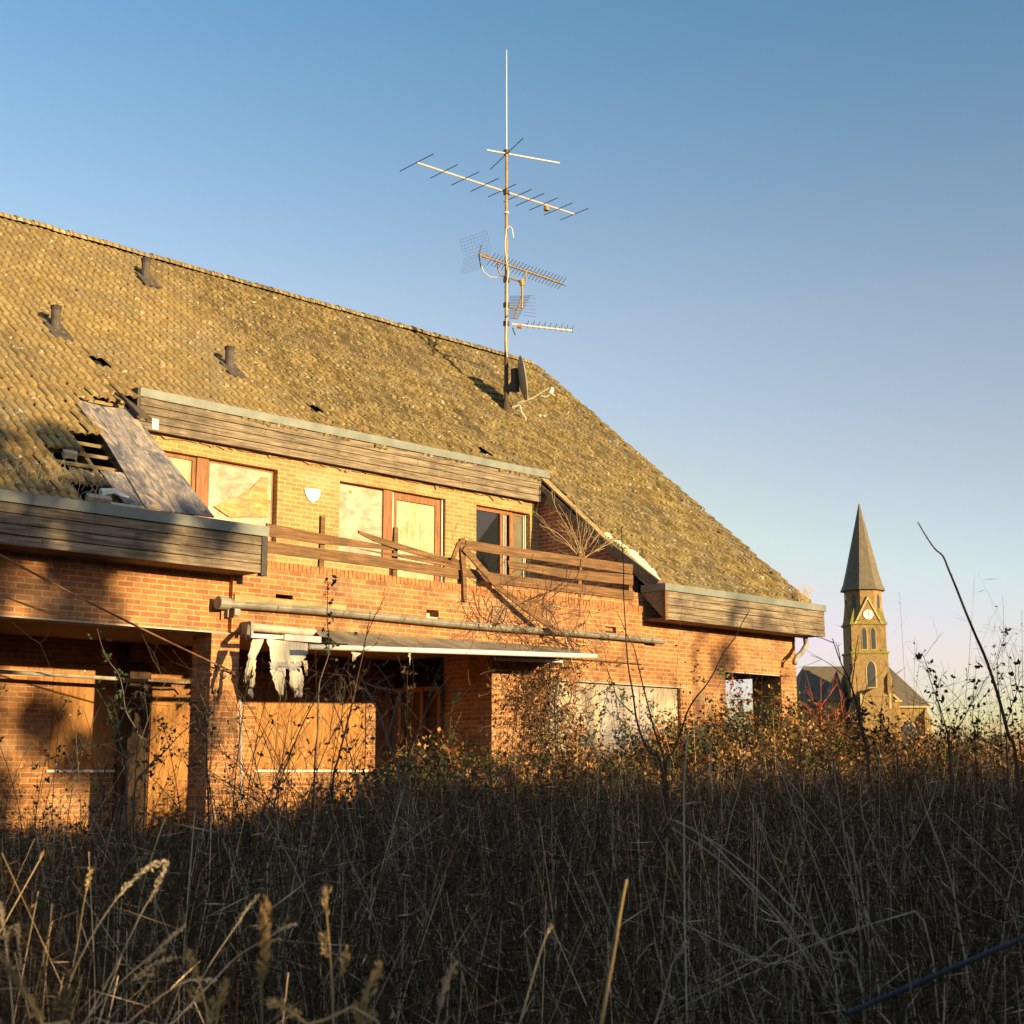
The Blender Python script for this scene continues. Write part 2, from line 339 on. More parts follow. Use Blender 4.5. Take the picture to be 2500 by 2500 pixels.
# side door of the loggia (wood framed, in shade)
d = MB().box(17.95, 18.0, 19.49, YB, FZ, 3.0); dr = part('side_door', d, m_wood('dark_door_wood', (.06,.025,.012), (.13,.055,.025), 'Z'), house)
mb = MB()
for y in (19.49, 19.95, 20.55, 20.90): mb.box(17.86, 17.95, y, y + .08, FZ, 3.06)
mb.box(17.87, 17.95, 19.57, 20.90, 3.0, 3.08)
part('door_frame', mb, WOODF, dr)
# ground floor windows, boarded up
def boarded(name, x0, x1, z0, z1, Y, mat_, seams=(), sill=True, screws=True, frame=True):
    mb = MB()
    if frame:
        for a in (x0, x1 - .07): mb.box(a, a + .07, Y + .04, Y + .12, z0, z1)
        mb.box(x0 + .07, x1 - .07, Y + .04, Y + .12, z1 - .07, z1); mb.box(x0 + .07, x1 - .07, Y + .04, Y + .12, z0, z0 + .07)
    else: mb.box(x0, x1, Y + .1, Y + .12, z0, z1)
    wd = part('window', mb, WOODF, house)
    ed = [x0 + .01, *seams, x1 - .01]
    for i in range(len(ed) - 1):
        q = MB().box(ed[i] + .004, ed[i+1] - .004, Y + .012, Y + .035, z0 + .02, z1 - .015)
        m_ = mat_[i] if isinstance(mat_, list) else mat_
        part('plywood_panel', q, m_, wd)
    if sill: part('sill', MB().box(x0 - .05, x1 + .05, Y - .05, Y + .03, z0 - .035, z0 + .005), TRIMW, wd)
    if screws:
        for _ in range(10):
            sx = random.uniform(x0 + .1, x1 - .1); sz = random.choice((z0 + .07, z1 - .1, random.uniform(z0, z1)))
            part('screw', MB().box(sx, sx + .025, Y + .004, Y + .012, sz, sz + .025), TRIMW, wd)
    return wd
boarded('w', W1[0], W1[1], 1.6, 3.25, YB, PLYO)
boarded('w', W2[0], W2[1], 1.6, 2.98, YB, PLYO)
boarded('w', 19.40, 23.15, 1.25, 3.19, YW + .06, [PLYC, PLYC, PLYS, PLYC], seams=(20.05, 20.82, 22.4), sill=False, screws=False)
# door beside pillar, boarded
dr = part('door', MB().box(12.87, 13.70, YB + .05, YB + .1, FZ, 2.98), WOODF, house)
part('plywood_panel', MB().box(12.95, 13.66, YB + .02, YB + .048, FZ + .05, 2.94), PLYO, dr)
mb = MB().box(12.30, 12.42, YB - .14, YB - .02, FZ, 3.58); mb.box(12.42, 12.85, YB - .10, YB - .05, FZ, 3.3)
part('wooden_post', mb, m_wood('dark_post_wood', (.04,.022,.012), (.10,.055,.03), 'Z'), house)  # darker wood tone than the window frames
# --- dormer
D0, D1 = 12.0, onY(1318, 1250, YD).x
w1x1 = onY(679, 1135, YD).x; w1m = (onY(484, 1200, YD).x, onY(513, 1200, YD).x)
w2 = (onY(830, 1170, YD).x, onY(942, 1200, YD).x, onY(964, 1200, YD).x, onY(1088, 1215, YD).x); w3 = (onY(1163, 1235, YD).x, onY(1232, 1300, YD).x, onY(1258, 1300, YD).x, onY(1294, 1260, YD).x)
zt = 6.86
mb = MB(); panel(mb, 'Y', YD, D0, D1, 4.5, 7.13, holes=[(12.05, w1x1, 5.45, zt), (w2[0], (w2[1]+w2[2])/2, 5.42, zt), ((w2[1]+w2[2])/2, w2[3], 4.75, zt), (w3[0], w3[3], 4.6, zt)], t=.3)
part('dormer_wall', mb, BRICKD, house)
YG = YD + .12
def framebox(x0, x1, z0, z1, Y, t=.07, d=.06):
    return MB().box(x0, x0 + t, Y, Y + d, z0, z1).box(x1 - t, x1, Y, Y + d, z0, z1).box(x0 + t, x1 - t, Y, Y + d, z1 - t, z1).box(x0 + t, x1 - t, Y, Y + d, z0, z0 + t)
def fbox2(mb, *a, **k): q = framebox(*a, **k); mb.add(q.v, q.f); return mb
# dormer window 1: tilted mullion pair, right board with a torn yellow foil
mb = framebox(12.05, w1m[0], 5.45, zt, YG - .02, .07); fbox2(mb, w1m[1], w1x1, 5.45, zt, YG, .05); mb.box(w1m[0], w1m[1], YG - .05, YG + .06, 5.45, zt)
wn = part('window', mb, WOODF, house)
part('plywood_panel', MB().box(12.12, w1m[0] - .07, YG + .01, YG + .03, 5.52, zt - .07), PLYY, wn)
part('plywood_panel', MB().box(w1m[1] + .05, w1x1 - .05, YG - .005, YG + .02, 5.5, zt - .05), PLYP, wn)
mb = MB(); slab(mb, [(522, 1236), (580, 1214), (612, 1194), (640, 1165), (655, 1166), (655, 1262), (600, 1262), (560, 1262)], YG - .04, .02)
part('torn_panel', mb, m_ply('delaminated_ply', [(.38, (.28,.17,.065)), (.62, (.52,.36,.15))], (2, 2, 5), True, (.26,.20,.14), .7), wn)
# dormer window 2: large board and balcony door
mb = MB().box(w2[1], w2[2], YG - .06, YG + .06, 5.42, zt); mb.box(w2[0], w2[1], YG, YG + .06, zt - .03, zt); mb.box(w2[0] - .04, w2[2], YG - .1, YG - .02, 5.36, 5.425)
fbox2(mb, w2[2] + .0, w2[3] - .06, 4.76, zt - .02, YG - .03, .13, .07); mb.box(w2[3] - .06, w2[3], YG - .05, YG + .05, 4.76, zt)
wn = part('window', mb, WOODF, house)
part('plywood_panel', MB().box(w2[0] + .01, w2[1] - .005, YG - .02, YG, 5.43, zt - .035), PLYP, wn)
part('plywood_panel', MB().box(w2[2] + .135, w2[3] - .195, YG - .005, YG + .02, 4.9, zt - .16), PLYY, wn)
mb = MB().box(w2[2] + .01, w2[2] + .03, YG - .05, YG - .03, 4.76, zt - .03).box(w2[3] - .055, w2[3] - .03, YG - .07, YG - .05, 4.76, zt - .02)
part('frame_bead', mb, TRIMW, wn)
# dormer window 3: balcony door with glass
mb = MB(); fbox2(mb, w3[0], w3[2], 4.65, zt, YG - .03, .08, .07); mb.box(w3[1] - .06, w3[1] + .02, YG - .05, YG + .03, 4.65, zt - .08); fbox2(mb, w3[2] + .01, w3[3], 4.65, zt, YG, .06, .06)
wn = part('balcony_door', mb, WOODF, house)
part('glass', MB().box(w3[0] + .08, w3[1] - .06, YG, YG + .01, 4.73, zt - .08), GLASS, wn)
part('glass', MB().box(w3[2] + .07, w3[3] - .06, YG + .02, YG + .03, 4.71, zt - .06), m_simple('dusty_glass', (.16,.14,.09), .3, .2, 4, 0), wn)
mb = MB().box(w3[1] + .03, w3[1] + .05, YG - .06, YG - .04, 4.7, zt - .1).box(w3[1] + .09, w3[1] + .105, YG - .06, YG - .04, 4.7, zt - .1).box(w3[3] - .10, w3[3] - .08, YG - .02, YG, 4.7, zt - .05).box(w3[3] - .045, w3[3] - .025, YG - .02, YG, 4.7, zt - .02)
part('frame_bead', mb, TRIMW, wn)
part('corner_post', MB().box(D1 + .002, D1 + .1, YD - .05, YD + .2, 4.5, 7.1), WOODG, house)
# balcony floor and side walls
part('balcony_floor', MB().box(12.1, 22.0, YP + .36, YD, 4.3, 4.52), CONC, house)
mb = MB()
mb.prism([(22.05, YP + .36, 4.3), (22.05, YD + 1.2, 4.3), (22.05, YD + 1.2, roofz(YD + 1.2) - .12), (22.05, YP + .36, roofz(YP + .36) - .12)], (.2, 0, 0))
part('balcony_side_wall', mb, BRICKS, house); mb = MB()
mb.prism([(11.88, YP + .36, 4.3), (11.88, YD + .2, 4.3), (11.88, YD + .2, roofz(YD + .2) - .14), (11.88, YP + .36, roofz(YP + .36) - .14)], (.2, 0, 0))
part('balcony_side_wall', mb, BRICKS, house)
part('balcony_end_wall', panel(MB(), 'Y', YD + .9, D1, 22.05, 4.3, 7.2, t=.1), BRICKS, house)
# trim board and torn underlay along the right roof cut
mb = MB(); mb.bar((22.0, 20.75, 7.16), (22.0, 17.85, 4.86 + .25), .06, .2); mb.bar((21.9, 20.85, 7.42), (22.05, 18.7, 5.62), .02, .10)
part('barge_board', mb, WOODG, house)
mb = MB().bar((22.06, 20.9, roofz(20.9) + .06), (22.06, 18.95, roofz(18.95) + .05), .035, .20, (1, 0, 0)).bar((22.10, 18.9, roofz(18.9) + .07), (22.16, 18.0, roofz(18.0) + .07), .03, .26, (1, 0, 0)); part('edge_board', mb, BATTEN, house)
mb = MB()
for i in range(26):
    y = 18.05 + i*.05; wv = .42*math.exp(-((y - 18.6)/.6)**2) + .08
    z = roofz(y) + .0
    mb.v += [(22.0, y, z - .10 + random.uniform(-.015,.015)), (22.06 + wv*.5, y, z + .10 + random.uniform(0,.05)), (22.1 + wv, y, z + .085 + random.uniform(0,.03))]
for i in range(25):
    for k in range(2): mb.f.append((i*3 + k, i*3 + k + 1, (i+1)*3 + k + 1, (i+1)*3 + k))
part('torn_underlay', mb, INSUL, house, smooth=True)
mb = MB()
for i in range(420):
    y = random.gauss(18.95, .12); x = random.gauss(22.18, .09); mb.leaf((x, y, roofz(y) + random.uniform(.03, .1)), (random.gauss(0,1), random.gauss(0,1), 1.5), .05, .02)
part('moss_tuft', mb, LEAFG, house)['kind'] = 'stuff'

# --- fascias (boards + metal cap)
def fascia(x0, x1, Y, z0, z1, caph, depth, ret0=False, ret1=False, nb=4, broken=None, over=.03):
    zc = z1 - caph; h = (zc - z0)/nb; mb = MB()
    for k in range(nb):
        xs_ = [x0]; x = x0 + random.uniform(2.2, 4.0)
        while x < x1 - .8: xs_.append(x); x += random.uniform(2.4, 4.2)
        xs_.append(x1)
        for a, b in zip(xs_, xs_[1:]):
            j = random.uniform(-.006, .006); s0 = random.uniform(-.005,.004); s1 = random.uniform(-.005,.004)
            za, zb = z0 + k*h + .008, z0 + (k+1)*h - .008
            mb.prism([(a + .002, Y + j, za + s0), (b - .002, Y + j, za + s1), (b - .002, Y + j, zb + s1), (a + .002, Y + j, zb + s0)], (0, .022, 0))
    fa = part('fascia', mb, WOODG, house)
    q = MB().box(x0 + .01, x1 - .01, Y + .035, Y + .06, z0 + .01, zc); q.box(x0 + .02, x1 - .02, Y + .06, Y + depth, z0 + .02, z0 + .04)
    part('fascia_backing', q, SOFF, fa)
    cap = MB(); x = x0 - over
    while x < x1 + over - .01:
        e = min(x + 3.0, x1 + over); cap.box(x + .001, e - .001, Y - .035 + random.uniform(-.003,.003), Y + .10, zc, z1 + random.uniform(-.004,.004)); x = e
    if ret0: cap.box(x0 - over, x0 + .02, Y + .10, Y + depth, zc, z1)
    if ret1: cap.box(x1 - .02, x1 + over, Y + .10, Y + depth, zc, z1)
    part('metal_cap', cap, ZINC, fa)
    for r, xe in ((ret0, x0), (ret1, x1)):
        if r:
            e = MB(); s_ = .022 if xe == x0 else -.022
            e.prism([(xe, Y + .024, z0), (xe, Y + depth, z0 + .52), (xe, Y + depth, zc), (xe, Y + .024, zc)], (s_, 0, 0)); part('fascia_end_board', e, WOODG, fa)
    return fa
fascia(X0, 12.68, YF, 4.43, 5.13, .15, .58); fascia(21.98, 27.46, YF, 4.43, 5.13, .14, .58, True, True)
part('fascia_corner_strip', MB().box(12.60, 12.70, YF - .02, YF + .08, 4.40, 4.975), m_simple('dark_strip', (.05,.045,.04), .7), house)
part('fascia_corner_strip', MB().box(21.965, 22.04, YF - .012, YF + .06, 4.42, 4.985), WOODB, house)
fascia(12.42, 22.15, 20.88, 7.10, 7.79, .15, .16)
mb = MB().prism([(12.40, 20.86, 7.12), (12.40, 21.25, 7.62), (12.40, 21.25, 7.80), (12.40, 20.86, 7.78)], (-.05, 0, 0)); part('fascia_corner_strip', mb, m_simple('painted_shade_strip', (.07,.06,.055), .8), house)  # dark colour carries the shade on the fascia's left end
mb = MB().prism([(22.152, 20.9, 7.12), (22.152, 21.3, 7.12), (22.152, 21.3, 7.76), (22.152, 20.9, 7.62)], (.02, 0, 0)); part('fascia_end_board', mb, WOODG, house)
part('dormer_roof', MB().box(12.42, 22.15, 20.98, 21.3, 7.70, 7.765), ZINC, house)
# ragged mortar and felt hanging below the dormer fascia
mb = MB(); x = 12.6; ed = []
while x < 21.6: ed.append((x, YD - .035, 7.095 - abs(random.gauss(0, .022)) - (random.uniform(.03, .08) if random.random() < .12 else 0))); x += random.uniform(.03, .16)
for p in ed: mb.v += [(p[0], p[1], 7.125), p, (p[0], p[1] + .025, 7.125), (p[0], p[1] + .025, p[2])]
for i in range(len(ed) - 1): o = i*4; mb.f += [(o, o+1, o+5, o+4), (o+2, o+6, o+7, o+3), (o+1, o+3, o+7, o+5)]
part('ragged_felt', mb, m_simple('felt_scraps', (.30,.20,.10), .9, .5, 14, .3), house)
mb = MB(); slab(mb, [(372, 1021), (388, 1024), (387, 1050), (371, 1047)], 20.865, .015); part('metal_bracket', mb, TRIMW, house)

# --- roof of individual pan tiles
SL = math.hypot(1, TP); YE = 17.98; NR = 34; RL = .325; TW = .30
def RP(x, s, h): y = YE + s/SL - h*TP/SL; return (x, y, roofz(YE) + s*TP/SL + h/SL)
def missing(x, s):
    y = YE + s/SL
    if 12.02 < x < 22.15 and y < 21.0: return True
    if x < 12.05:
        if x > 11.0 and y < 20.62: return True
        if x > 10.55 and 18.75 < y < 19.62: return True
        if x > 9.95 and 18.75 < y < 19.2: return True
        if x > 10.0 and y < 18.4: return True
        if x > 10.62 and y < 18.9: return True
    for hx, hy in ((12.2, 21.92), (16.55, 21.75), (20.75, 21.67)):
        if abs(x - hx) < .16 and abs(y - hy) < .14: return True
    if 22.15 < x < 22.62 and 18.3 < y < 18.95: return True
    return False
mb = MB(); NS = 12
for r in range(NR):
    for c in range(int((27.36 - X0)/TW) + 1):
        x0 = X0 + c*TW; s0 = r*RL
        if missing(x0 + TW/2, s0 + RL/2): continue
        jx = random.gauss(0, .004); jh = abs(random.gauss(0, .005)); js = random.gauss(0, .007); sk = random.gauss(0, .006)
        edge = any(missing(x0 + TW/2 + a*TW, s0 + RL/2 + b*RL) for a, b in ((1,0),(-1,0),(0,-1)))
        if edge: js += random.gauss(0, .02); jh += random.uniform(0, .02); sk += random.gauss(0, .015)
        if x0 < 12 and s0 < 4.2: js += random.gauss(0, .022); sk += random.gauss(0, .012); jh += abs(random.gauss(0, .010))
        if x0 > 26.9: js += random.gauss(0, .03); sk += random.gauss(0, .02); jh += abs(random.gauss(0, .012)); jx += random.gauss(0, .012)
        if random.random() < .012: js -= random.uniform(.03, .09); sk += random.gauss(0, .03)
        rows = []
        for (ds, hh) in ((-.045, .002), (-.045, .058), (.15, .036), (RL + .02, .008)):
            row = []
            for k in range(NS + 1):
                t = k/NS; hump = .036*(.5 - .5*math.cos(4*math.pi*t))**.75
                row.append(RP(x0 + t*TW*1.015 + jx, s0 + ds + js + sk*(t - .5)*2, hh + hump + jh))
            rows.append(row)
        o = len(mb.v)
        for row in rows: mb.v += row
        for i in range(3):
            for k in range(NS): mb.f.append((o + i*(NS+1) + k, o + i*(NS+1) + k + 1, o + (i+1)*(NS+1) + k + 1, o + (i+1)*(NS+1) + k))
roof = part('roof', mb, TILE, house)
mb = MB(); x = X0; YR = 26.45
while x < 27.3:                                                  # ridge caps
    j = random.uniform(-.012, .012); m = 8; zr = roofz(YR) + .03
    for e, rr in ((x - .03, .135), (x + .40, .12)):
        mb.v += [(e, YR + math.cos(a*math.pi/m)*rr*1.15, zr + j + math.sin(a*math.pi/m)*rr - .03) for a in range(m + 1)]
    o = len(mb.v) - 2*(m + 1); mb.f += [(o + a, o + a + 1, o + m + 2 + a, o + m + 1 + a) for a in range(m)]; mb.f.append(tuple(range(o, o + m + 1))); x += .385
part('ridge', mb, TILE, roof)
mb = MB()                                                        # dark underlay, open behind the plywood
def und(xa, xb, ya, yb): mb.prism([(xa, ya, roofz(ya) - .07), (xb, ya, roofz(ya) - .07), (xb, yb, roofz(yb) - .07), (xa, yb, roofz(yb) - .07)], (0, 0, -.02))
und(X0, 9.9, YE, YR); und(9.9, 12.1, 20.7, YR); und(12.1, 22.05, 21.15, YR); und(22.12, 27.2, YE, YR)
mb.prism([(X0, YR, roofz(YR) - .03), (X1, YR, roofz(YR) - .03), (X1, 35.0, 5.0), (X0, 35.0, 5.0)], (0, 0, -.03))
part('underlay', mb, DARK, roof)
mb = MB()
for x in (10.02, 10.62, 11.22, 11.82): mb.bar(RP(x, .0, -.13), RP(x, 3.9, -.13), .07, .14, (0, -TP, 1))
for s in (.98, 1.32, 1.66, 2.0, 2.33, 3.55): mb.bar(RP(9.9 + random.uniform(0,.06), s, -.03), RP(12.02, s + .02, -.03), .045, .035, (0, -TP, 1))
part('roof_batten', mb, BATTEN, roof)
RUB = m_simple('mortar_rubble', (.48,.40,.27), .9, .3, 12, .5)
for (x, s, l) in ((10.05, .30, .35), (10.35, .14, .75), (10.5, .02, .5), (10.2, .9, .3), (10.15, 1.5, .2)): part('rubble', MB().bar(RP(x, s, .02), RP(x + l, s - .03, .04), .10, .09, (0, -TP, 1)), RUB, roof)

part('plastic_scrap', MB().tube([RP(10.3, .42, .06), RP(10.5, .44, .10), RP(10.72, .38, .05)], .06, .03), WHITE, roof)
# displaced tile group below the gap
mb = MB()
for k in range(3):
    rows = []
    for ds, hh in ((0, .0), (.40, -.05)):
        rows.append([RP(10.12 + k*.2 + t*.022, .72 + ds - k*.03, .05 + hh + .03*abs(math.sin(math.pi*t/10*2))) for t in range(11)])
    o = len(mb.v); mb.v += rows[0] + rows[1]; mb.f += [(o + t, o + t + 1, o + 12 + t, o + 11 + t) for t in range(10)]
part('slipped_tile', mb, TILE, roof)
# vent pipes
for (u, v, utop, vtop) in ((134, 812, 135, 748), (354, 688, 353, 632), (559, 906, 561, 848)):
    B = onR(u, v); d = (B - CAM).dot(FW); h = (v - vtop)*d/FPX*1.03
    mb = MB().tube([B + Vector((0,0,-.1)), B + Vector((0,0,.10)), B + Vector((0,0,h*.25))], .105, .085, 12)
    mb.tube([B + Vector((0,0,h*.25)), B + Vector((0,0,h*.84))], .085, .082, 12)
    vp = part('vent_pipe', mb, PIPEM, roof, smooth=False)
    cp = MB().tube([B + Vector((0,0,h*.84)), B + Vector((0,0,h*.97))], .082, .10, 12, False)
    for a in range(8):
        q = a*math.pi/4; cp.box(B.x + .085*math.cos(q) - .012, B.x + .085*math.cos(q) + .012, B.y + .085*math.sin(q) - .012, B.y + .085*math.sin(q) + .012, B.z + h*.93, B.z + h*1.02)
    cp.tube([B + Vector((0,0,h*.99)), B + Vector((0,0,h*1.02))], .10, .10, 12); part('pipe_cap', cp, m_simple('pipe_cap_dark', (.06,.05,.045), .8), vp)
    fl = MB().prism([RP(B.x - .19, (B.y - YE)*SL - .36, .075), RP(B.x + .19, (B.y - YE)*SL - .36, .075), RP(B.x + .17, (B.y - YE)*SL + .2, .075), RP(B.x - .17, (B.y - YE)*SL + .2, .075)], (0, -.01, .015))
    part('flashing', fl, PIPEM, vp)
# --- gutter on the parapet, downpipe at the right corner
mb = MB(); m = 7; gx = [12.35 + i*(22.4 - 12.35)/24 for i in range(25)]; r = .085
zz = [4.02 + .04*math.sin(i*.4)*.3 + .006*i*.5 for i in range(25)]
for x, z in zip(gx, zz): mb.v += [(x, YP - .10 - r*math.cos(a*math.pi/m), z - r*math.sin(a*math.pi/m)) for a in range(m + 1)] + [(x, YP - .10 - (r-.012)*math.cos(a*math.pi/m), z - (r-.012)*math.sin(a*math.pi/m)) for a in range(m, -1, -1)]
q = 2*(m + 1); mb.f += [(i*q + a, i*q + (a+1) % q, (i+1)*q + (a+1) % q, (i+1)*q + a) for i in range(24) for a in range(q)]
mb.tube([(x, YP - .10 - r, z + .005) for x, z in zip(gx, zz)], .012, .012, 6)
gut = part('gutter', mb, GUTM, house)
mb = MB()
for i in range(2, 25, 3): mb.tube([(gx[i], YP - .10 - (r+.005)*math.cos(a*math.pi/8), zz[i] - (r+.005)*math.sin(a*math.pi/8)) for a in range(9)], .008, .008, 4)
part('gutter_bracket', mb, ZINC, gut)
mb = MB().tube([(12.16, YP - .10, 4.0), (12.36, YP - .10, 4.0)], .10, .088, 12); mb.box(12.42, 12.52, YP - .16, YP - .05, 3.83, 3.93); mb.box(12.34, 12.36, YP - .1, YP - .02, 3.80, 4.0)
part('gutter_end', mb, GUTM, gut)
part('mounting_board', MB().box(12.5, 14.6, YP - .035, YP - .002, 4.06, 4.16), BATTEN, gut)
mb = MB().tube([onY(u, v, 17.95) for u, v in ((1966, 1556), (1968, 1574), (1958, 1592), (1945, 1604), (1941, 1612), (1940, 1622))], .055, .055, 10); part('downpipe', mb, GUTM, house, smooth=True)

# ------------------------------------------------------------------ balcony railing (broken)
YRL = 18.2
def z2(*p): return [(600 + x/2.76, 1000 + y/2.76) for x, y in p]
def z3(*p): return [(1200 + x/2.76, 1100 + y/2.76) for x, y in p]
rail = thing('balcony_railing', 'broken brown plank railing along the balcony parapet', 'railing', (17.2, 18.2, 4.72))
for pix, dy in ((z2((140,765),(520,838),(1000,925),(1000,948),(880,936),(510,905),(140,850)), .0), (z2((130,882),(990,1000),(1490,1088),(1485,1150),(990,1072),(130,962)), .004),
                (z3((-170,604),(0,630),(955,768),(950,832),(0,692),(-172,662)), 0), (z3((110,742),(500,800),(955,838),(955,906),(500,860),(120,790)), .004), (z3((-185,790),(0,822),(962,948),(960,1006),(0,892),(-190,842)), .008)):
    mb = MB(); slab(mb, pix, YRL + dy, .028); part('plank', mb, WOODB, rail)
for pix, lab in ((z2((760,815),(870,850),(1230,962),(1465,1018),(1470,1078),(1180,985),(1020,940),(870,888),(762,832)), 'snapped plank tilting up'), (z2((745,935),(995,970),(1180,985),(1460,1040),(1460,1078),(1180,1022),(990,985)), 'splintered lower plank')):
    mb = MB(); slab(mb, pix, YRL - .035, .028); part('plank', mb, WOODB, rail, lab)
for pix in (z2((508,715),(537,715),(533,900),(528,1075),(495,1072),(504,900)), z2((1003,792),(1028,795),(1022,1140),(990,1138)), z3((925,765),(948,768),(950,1050),(928,1045)), z2((1440,1080),(1470,1085),(1468,1190),(1438,1188)), z3((590,690),(612,692),(606,990),(586,988))):
    mb = MB(); slab(mb, pix, YRL + .04, .05); part('post', mb, WOODB, rail)
pl = MB(); slab(pl, z2((1445,868),(1478,862),(1482,980),(1490,1120),(1492,1295),(1470,1290),(1462,1100),(1448,960)), YRL - .09, .05)
tag(obj('leaning_post', pl, WOODB), 'bent grey post leaning on the parapet where the balcony railing has broken', 'post')
pl = MB(); slab(pl, z2((1388,1000),(1430,890),(1452,880),(1448,915),(1410,1008)), YRL - .13, .03)
tag(obj('wood_splinter', pl, WOODB), 'short broken plank piece propped against the bent balcony post', 'plank')
a, b, c = onY(1132, 1338, YRL - .12), onY(1215, 1432, YRL - .2), onY(1362, 1545, YRL - .35); pl = MB().bar(a, b, .03, .11).bar(b + Vector((.001,0,0)), c, .03, .10)
tag(obj('fallen_plank', pl, WOODB), 'long loose plank hanging diagonally from the balcony railing over the parapet', 'plank')

# shield plaque
pl = MB(); slab(pl, z2((397,528),(450,532),(506,540),(500,580),(482,608),(448,627),(420,600),(405,568)), YD - .03, .03)
tag(obj('wall_plaque', pl, WHITE), 'blank white shield-shaped plaque on the pale dormer brickwork between the windows', 'plaque')
# plywood sheets on the roof
def sheet(pix, h, mat_, lab, t=.02):
    P = [onR(u, v, h) for u, v in pix]; mb = MB().prism(P, (0, -TP*t/SL, t/SL)); return tag(obj('plywood_sheet', mb, mat_), lab, 'plywood')
z1 = lambda *p: [(x/2.76, 900 + y/2.76) for x, y in p]
sheet(z1((488,205),(690,262),(880,282),(1160,640),(1440,1005),(980,945),(700,480)), .10, PLYG, 'large grey weathered plywood sheet lying on the roof slope beside the dormer')
sheet(z1((672,695),(885,712),(1060,950),(835,912)), .07, PLYG, 'smaller plywood piece half hidden below the large sheet beside the bare battens')
mb = MB(); P = [onR(*q, .22) for q in z1((780,160),(850,225),(960,300),(1005,345),(930,325),(885,275),(830,215))]; mb.prism(P, (0, -.03, .04)); mb.tube([P[0], P[2], P[3]], .035, .05, 6)
tag(obj('loose_tile', mb, m_simple('loose_tile_grey', (.085,.07,.055), .9, .4, 10, .5)), 'dark loose tile strip sticking up at the left corner of the dormer fascia', 'tile')
# wire and bar at the left loggia
a = onY(-160, 1268, 16.9); b = onY(582, 1647, YW - .03); tag(obj('wire', MB().tube([a + (b - a)*(i/12) - UZ*.05*math.sin(math.pi*i/12) for i in range(13)], .014, .014, 6), m_simple('rusty_wire', (.20,.10,.05), .8)), 'rusty brown cable running down diagonally to the front brick pillar', 'cable')
a = onY(-60, 1636, YB - .55); b = onY(318, 1659, YB - .55); c = onY(450, 1667, YB - .55)
mb = MB().tube([a, b], .03, .03, 8); mb.tube([b, c], .018, .018, 6); mb.tube([c, c + Vector((.25, -.1, .03)), c + Vector((.34, -.14, -.05))], .02, .015, 6)
tag(obj('awning_rail', mb, m_simple('grey_rail', (.34,.31,.25), .6)), 'grey metal rail crossing the left boarded window inside the loggia', 'rail')

# ------------------------------------------------------------------ awning
aw = thing('awning', 'torn striped awning drooping from the wall above the loggia', 'awning', (15.8, 17.4, 3.4))
def m_awn(name, base, str_, stripe):
    k = NT(name, .9, .1); sp = k.n('ShaderNodeSeparateXYZ'); k.set(sp.inputs[0], k.tc)
    s = k.math('SINE', k.math('MULTIPLY', sp.outputs[0], stripe)); n = k.noise(4, 6, .7)
    c = k.mix(k.ramp(s, [(.3, (0,0,0)), (.6, (.6,)*3)]), base, str_); c = k.mix(k.ramp(n, [(.45, (0,0,0)), (.65, (.6,)*3)]), c, (.30,.26,.16))
    k.bump(n, .3, .01); return k.col(c)
AWC = m_awn('awning_cloth', (.60,.54,.44), (.50,.44,.36), 110)
k = NT('dirty_canvas', .92, .1); n1 = k.noise(1.7, 8, .72, k.map((1.4, .5, .5), (0, 0, .6)), .6); n2 = k.noise(2.3, 6, .7)
cc = k.ramp(n1, [(.3, (.10,.085,.075)), (.5, (.24,.20,.15)), (.7, (.40,.33,.25))]); cc = k.mix(k.ramp(n2, [(.56, (0,0,0)), (.68, (.7,)*3)]), cc, (.36,.27,.05)); k.bump(n1, .3, .01); CANV = k.col(cc)
zr = 3.72
p0, p1 = onY(610, 1531, 18.0), onY(768, 1545, 18.0); part('fabric_roll', MB().tube([p0 + (p1-p0)*(i/8) for i in range(9)], .065, .062, 12), AWC, aw, smooth=True)
f0, f1 = onY(755, 1579, 17.05), onY(1455, 1602, 16.85); mb = MB().tube([f0, f0 + (f1-f0)*.33, f0 + (f1-f0)*.66, f1], .042, .042, 12); part('front_bar', mb, BARM, aw, smooth=True)
mb = MB(); NI, NJ = 30, 7
tl, tr = onY(765, 1536, 18.05), onY(1415, 1584, 18.05)
for i in range(NI + 1):
    t = i/NI; top = tl.lerp(tr, t); bot = (f0 + UZ*.03).lerp(f1 + UZ*.03, .085 + .855*t)
    for j in range(NJ + 1):
        s = j/NJ; p = top.lerp(bot, s); p.z -= .05*math.sin(math.pi*s)*(1 + .4*math.sin(i*.9)); mb.v.append(tuple(p))
mb.f = [(i*(NJ+1) + j, (i+1)*(NJ+1) + j, (i+1)*(NJ+1) + j + 1, i*(NJ+1) + j + 1) for i in range(NI) for j in range(NJ) if not (i < 3 and j > 1 + i*2)]
part('canvas', mb, CANV, aw, smooth=True)
mb = MB()
for a_, b_, w_ in (((612,1552),(690,1556),.06), ((692,1556),(782,1562),.09), ((1208,1608),(1372,1616),.05)): mb.bar(onY(*a_, 17.6), onY(*b_, 17.6), .05, w_)
part('support_arm', mb, BARM, aw)
mb = MB().bar(onY(606, 1528, 18.0), onY(604, 1556, 17.7), .08, .04, (1,0,0)).box(p0.x - .05, p0.x, 17.9, 18.15, p0.z - .1, p0.z + .08); part('bracket', mb, GUTM, aw)
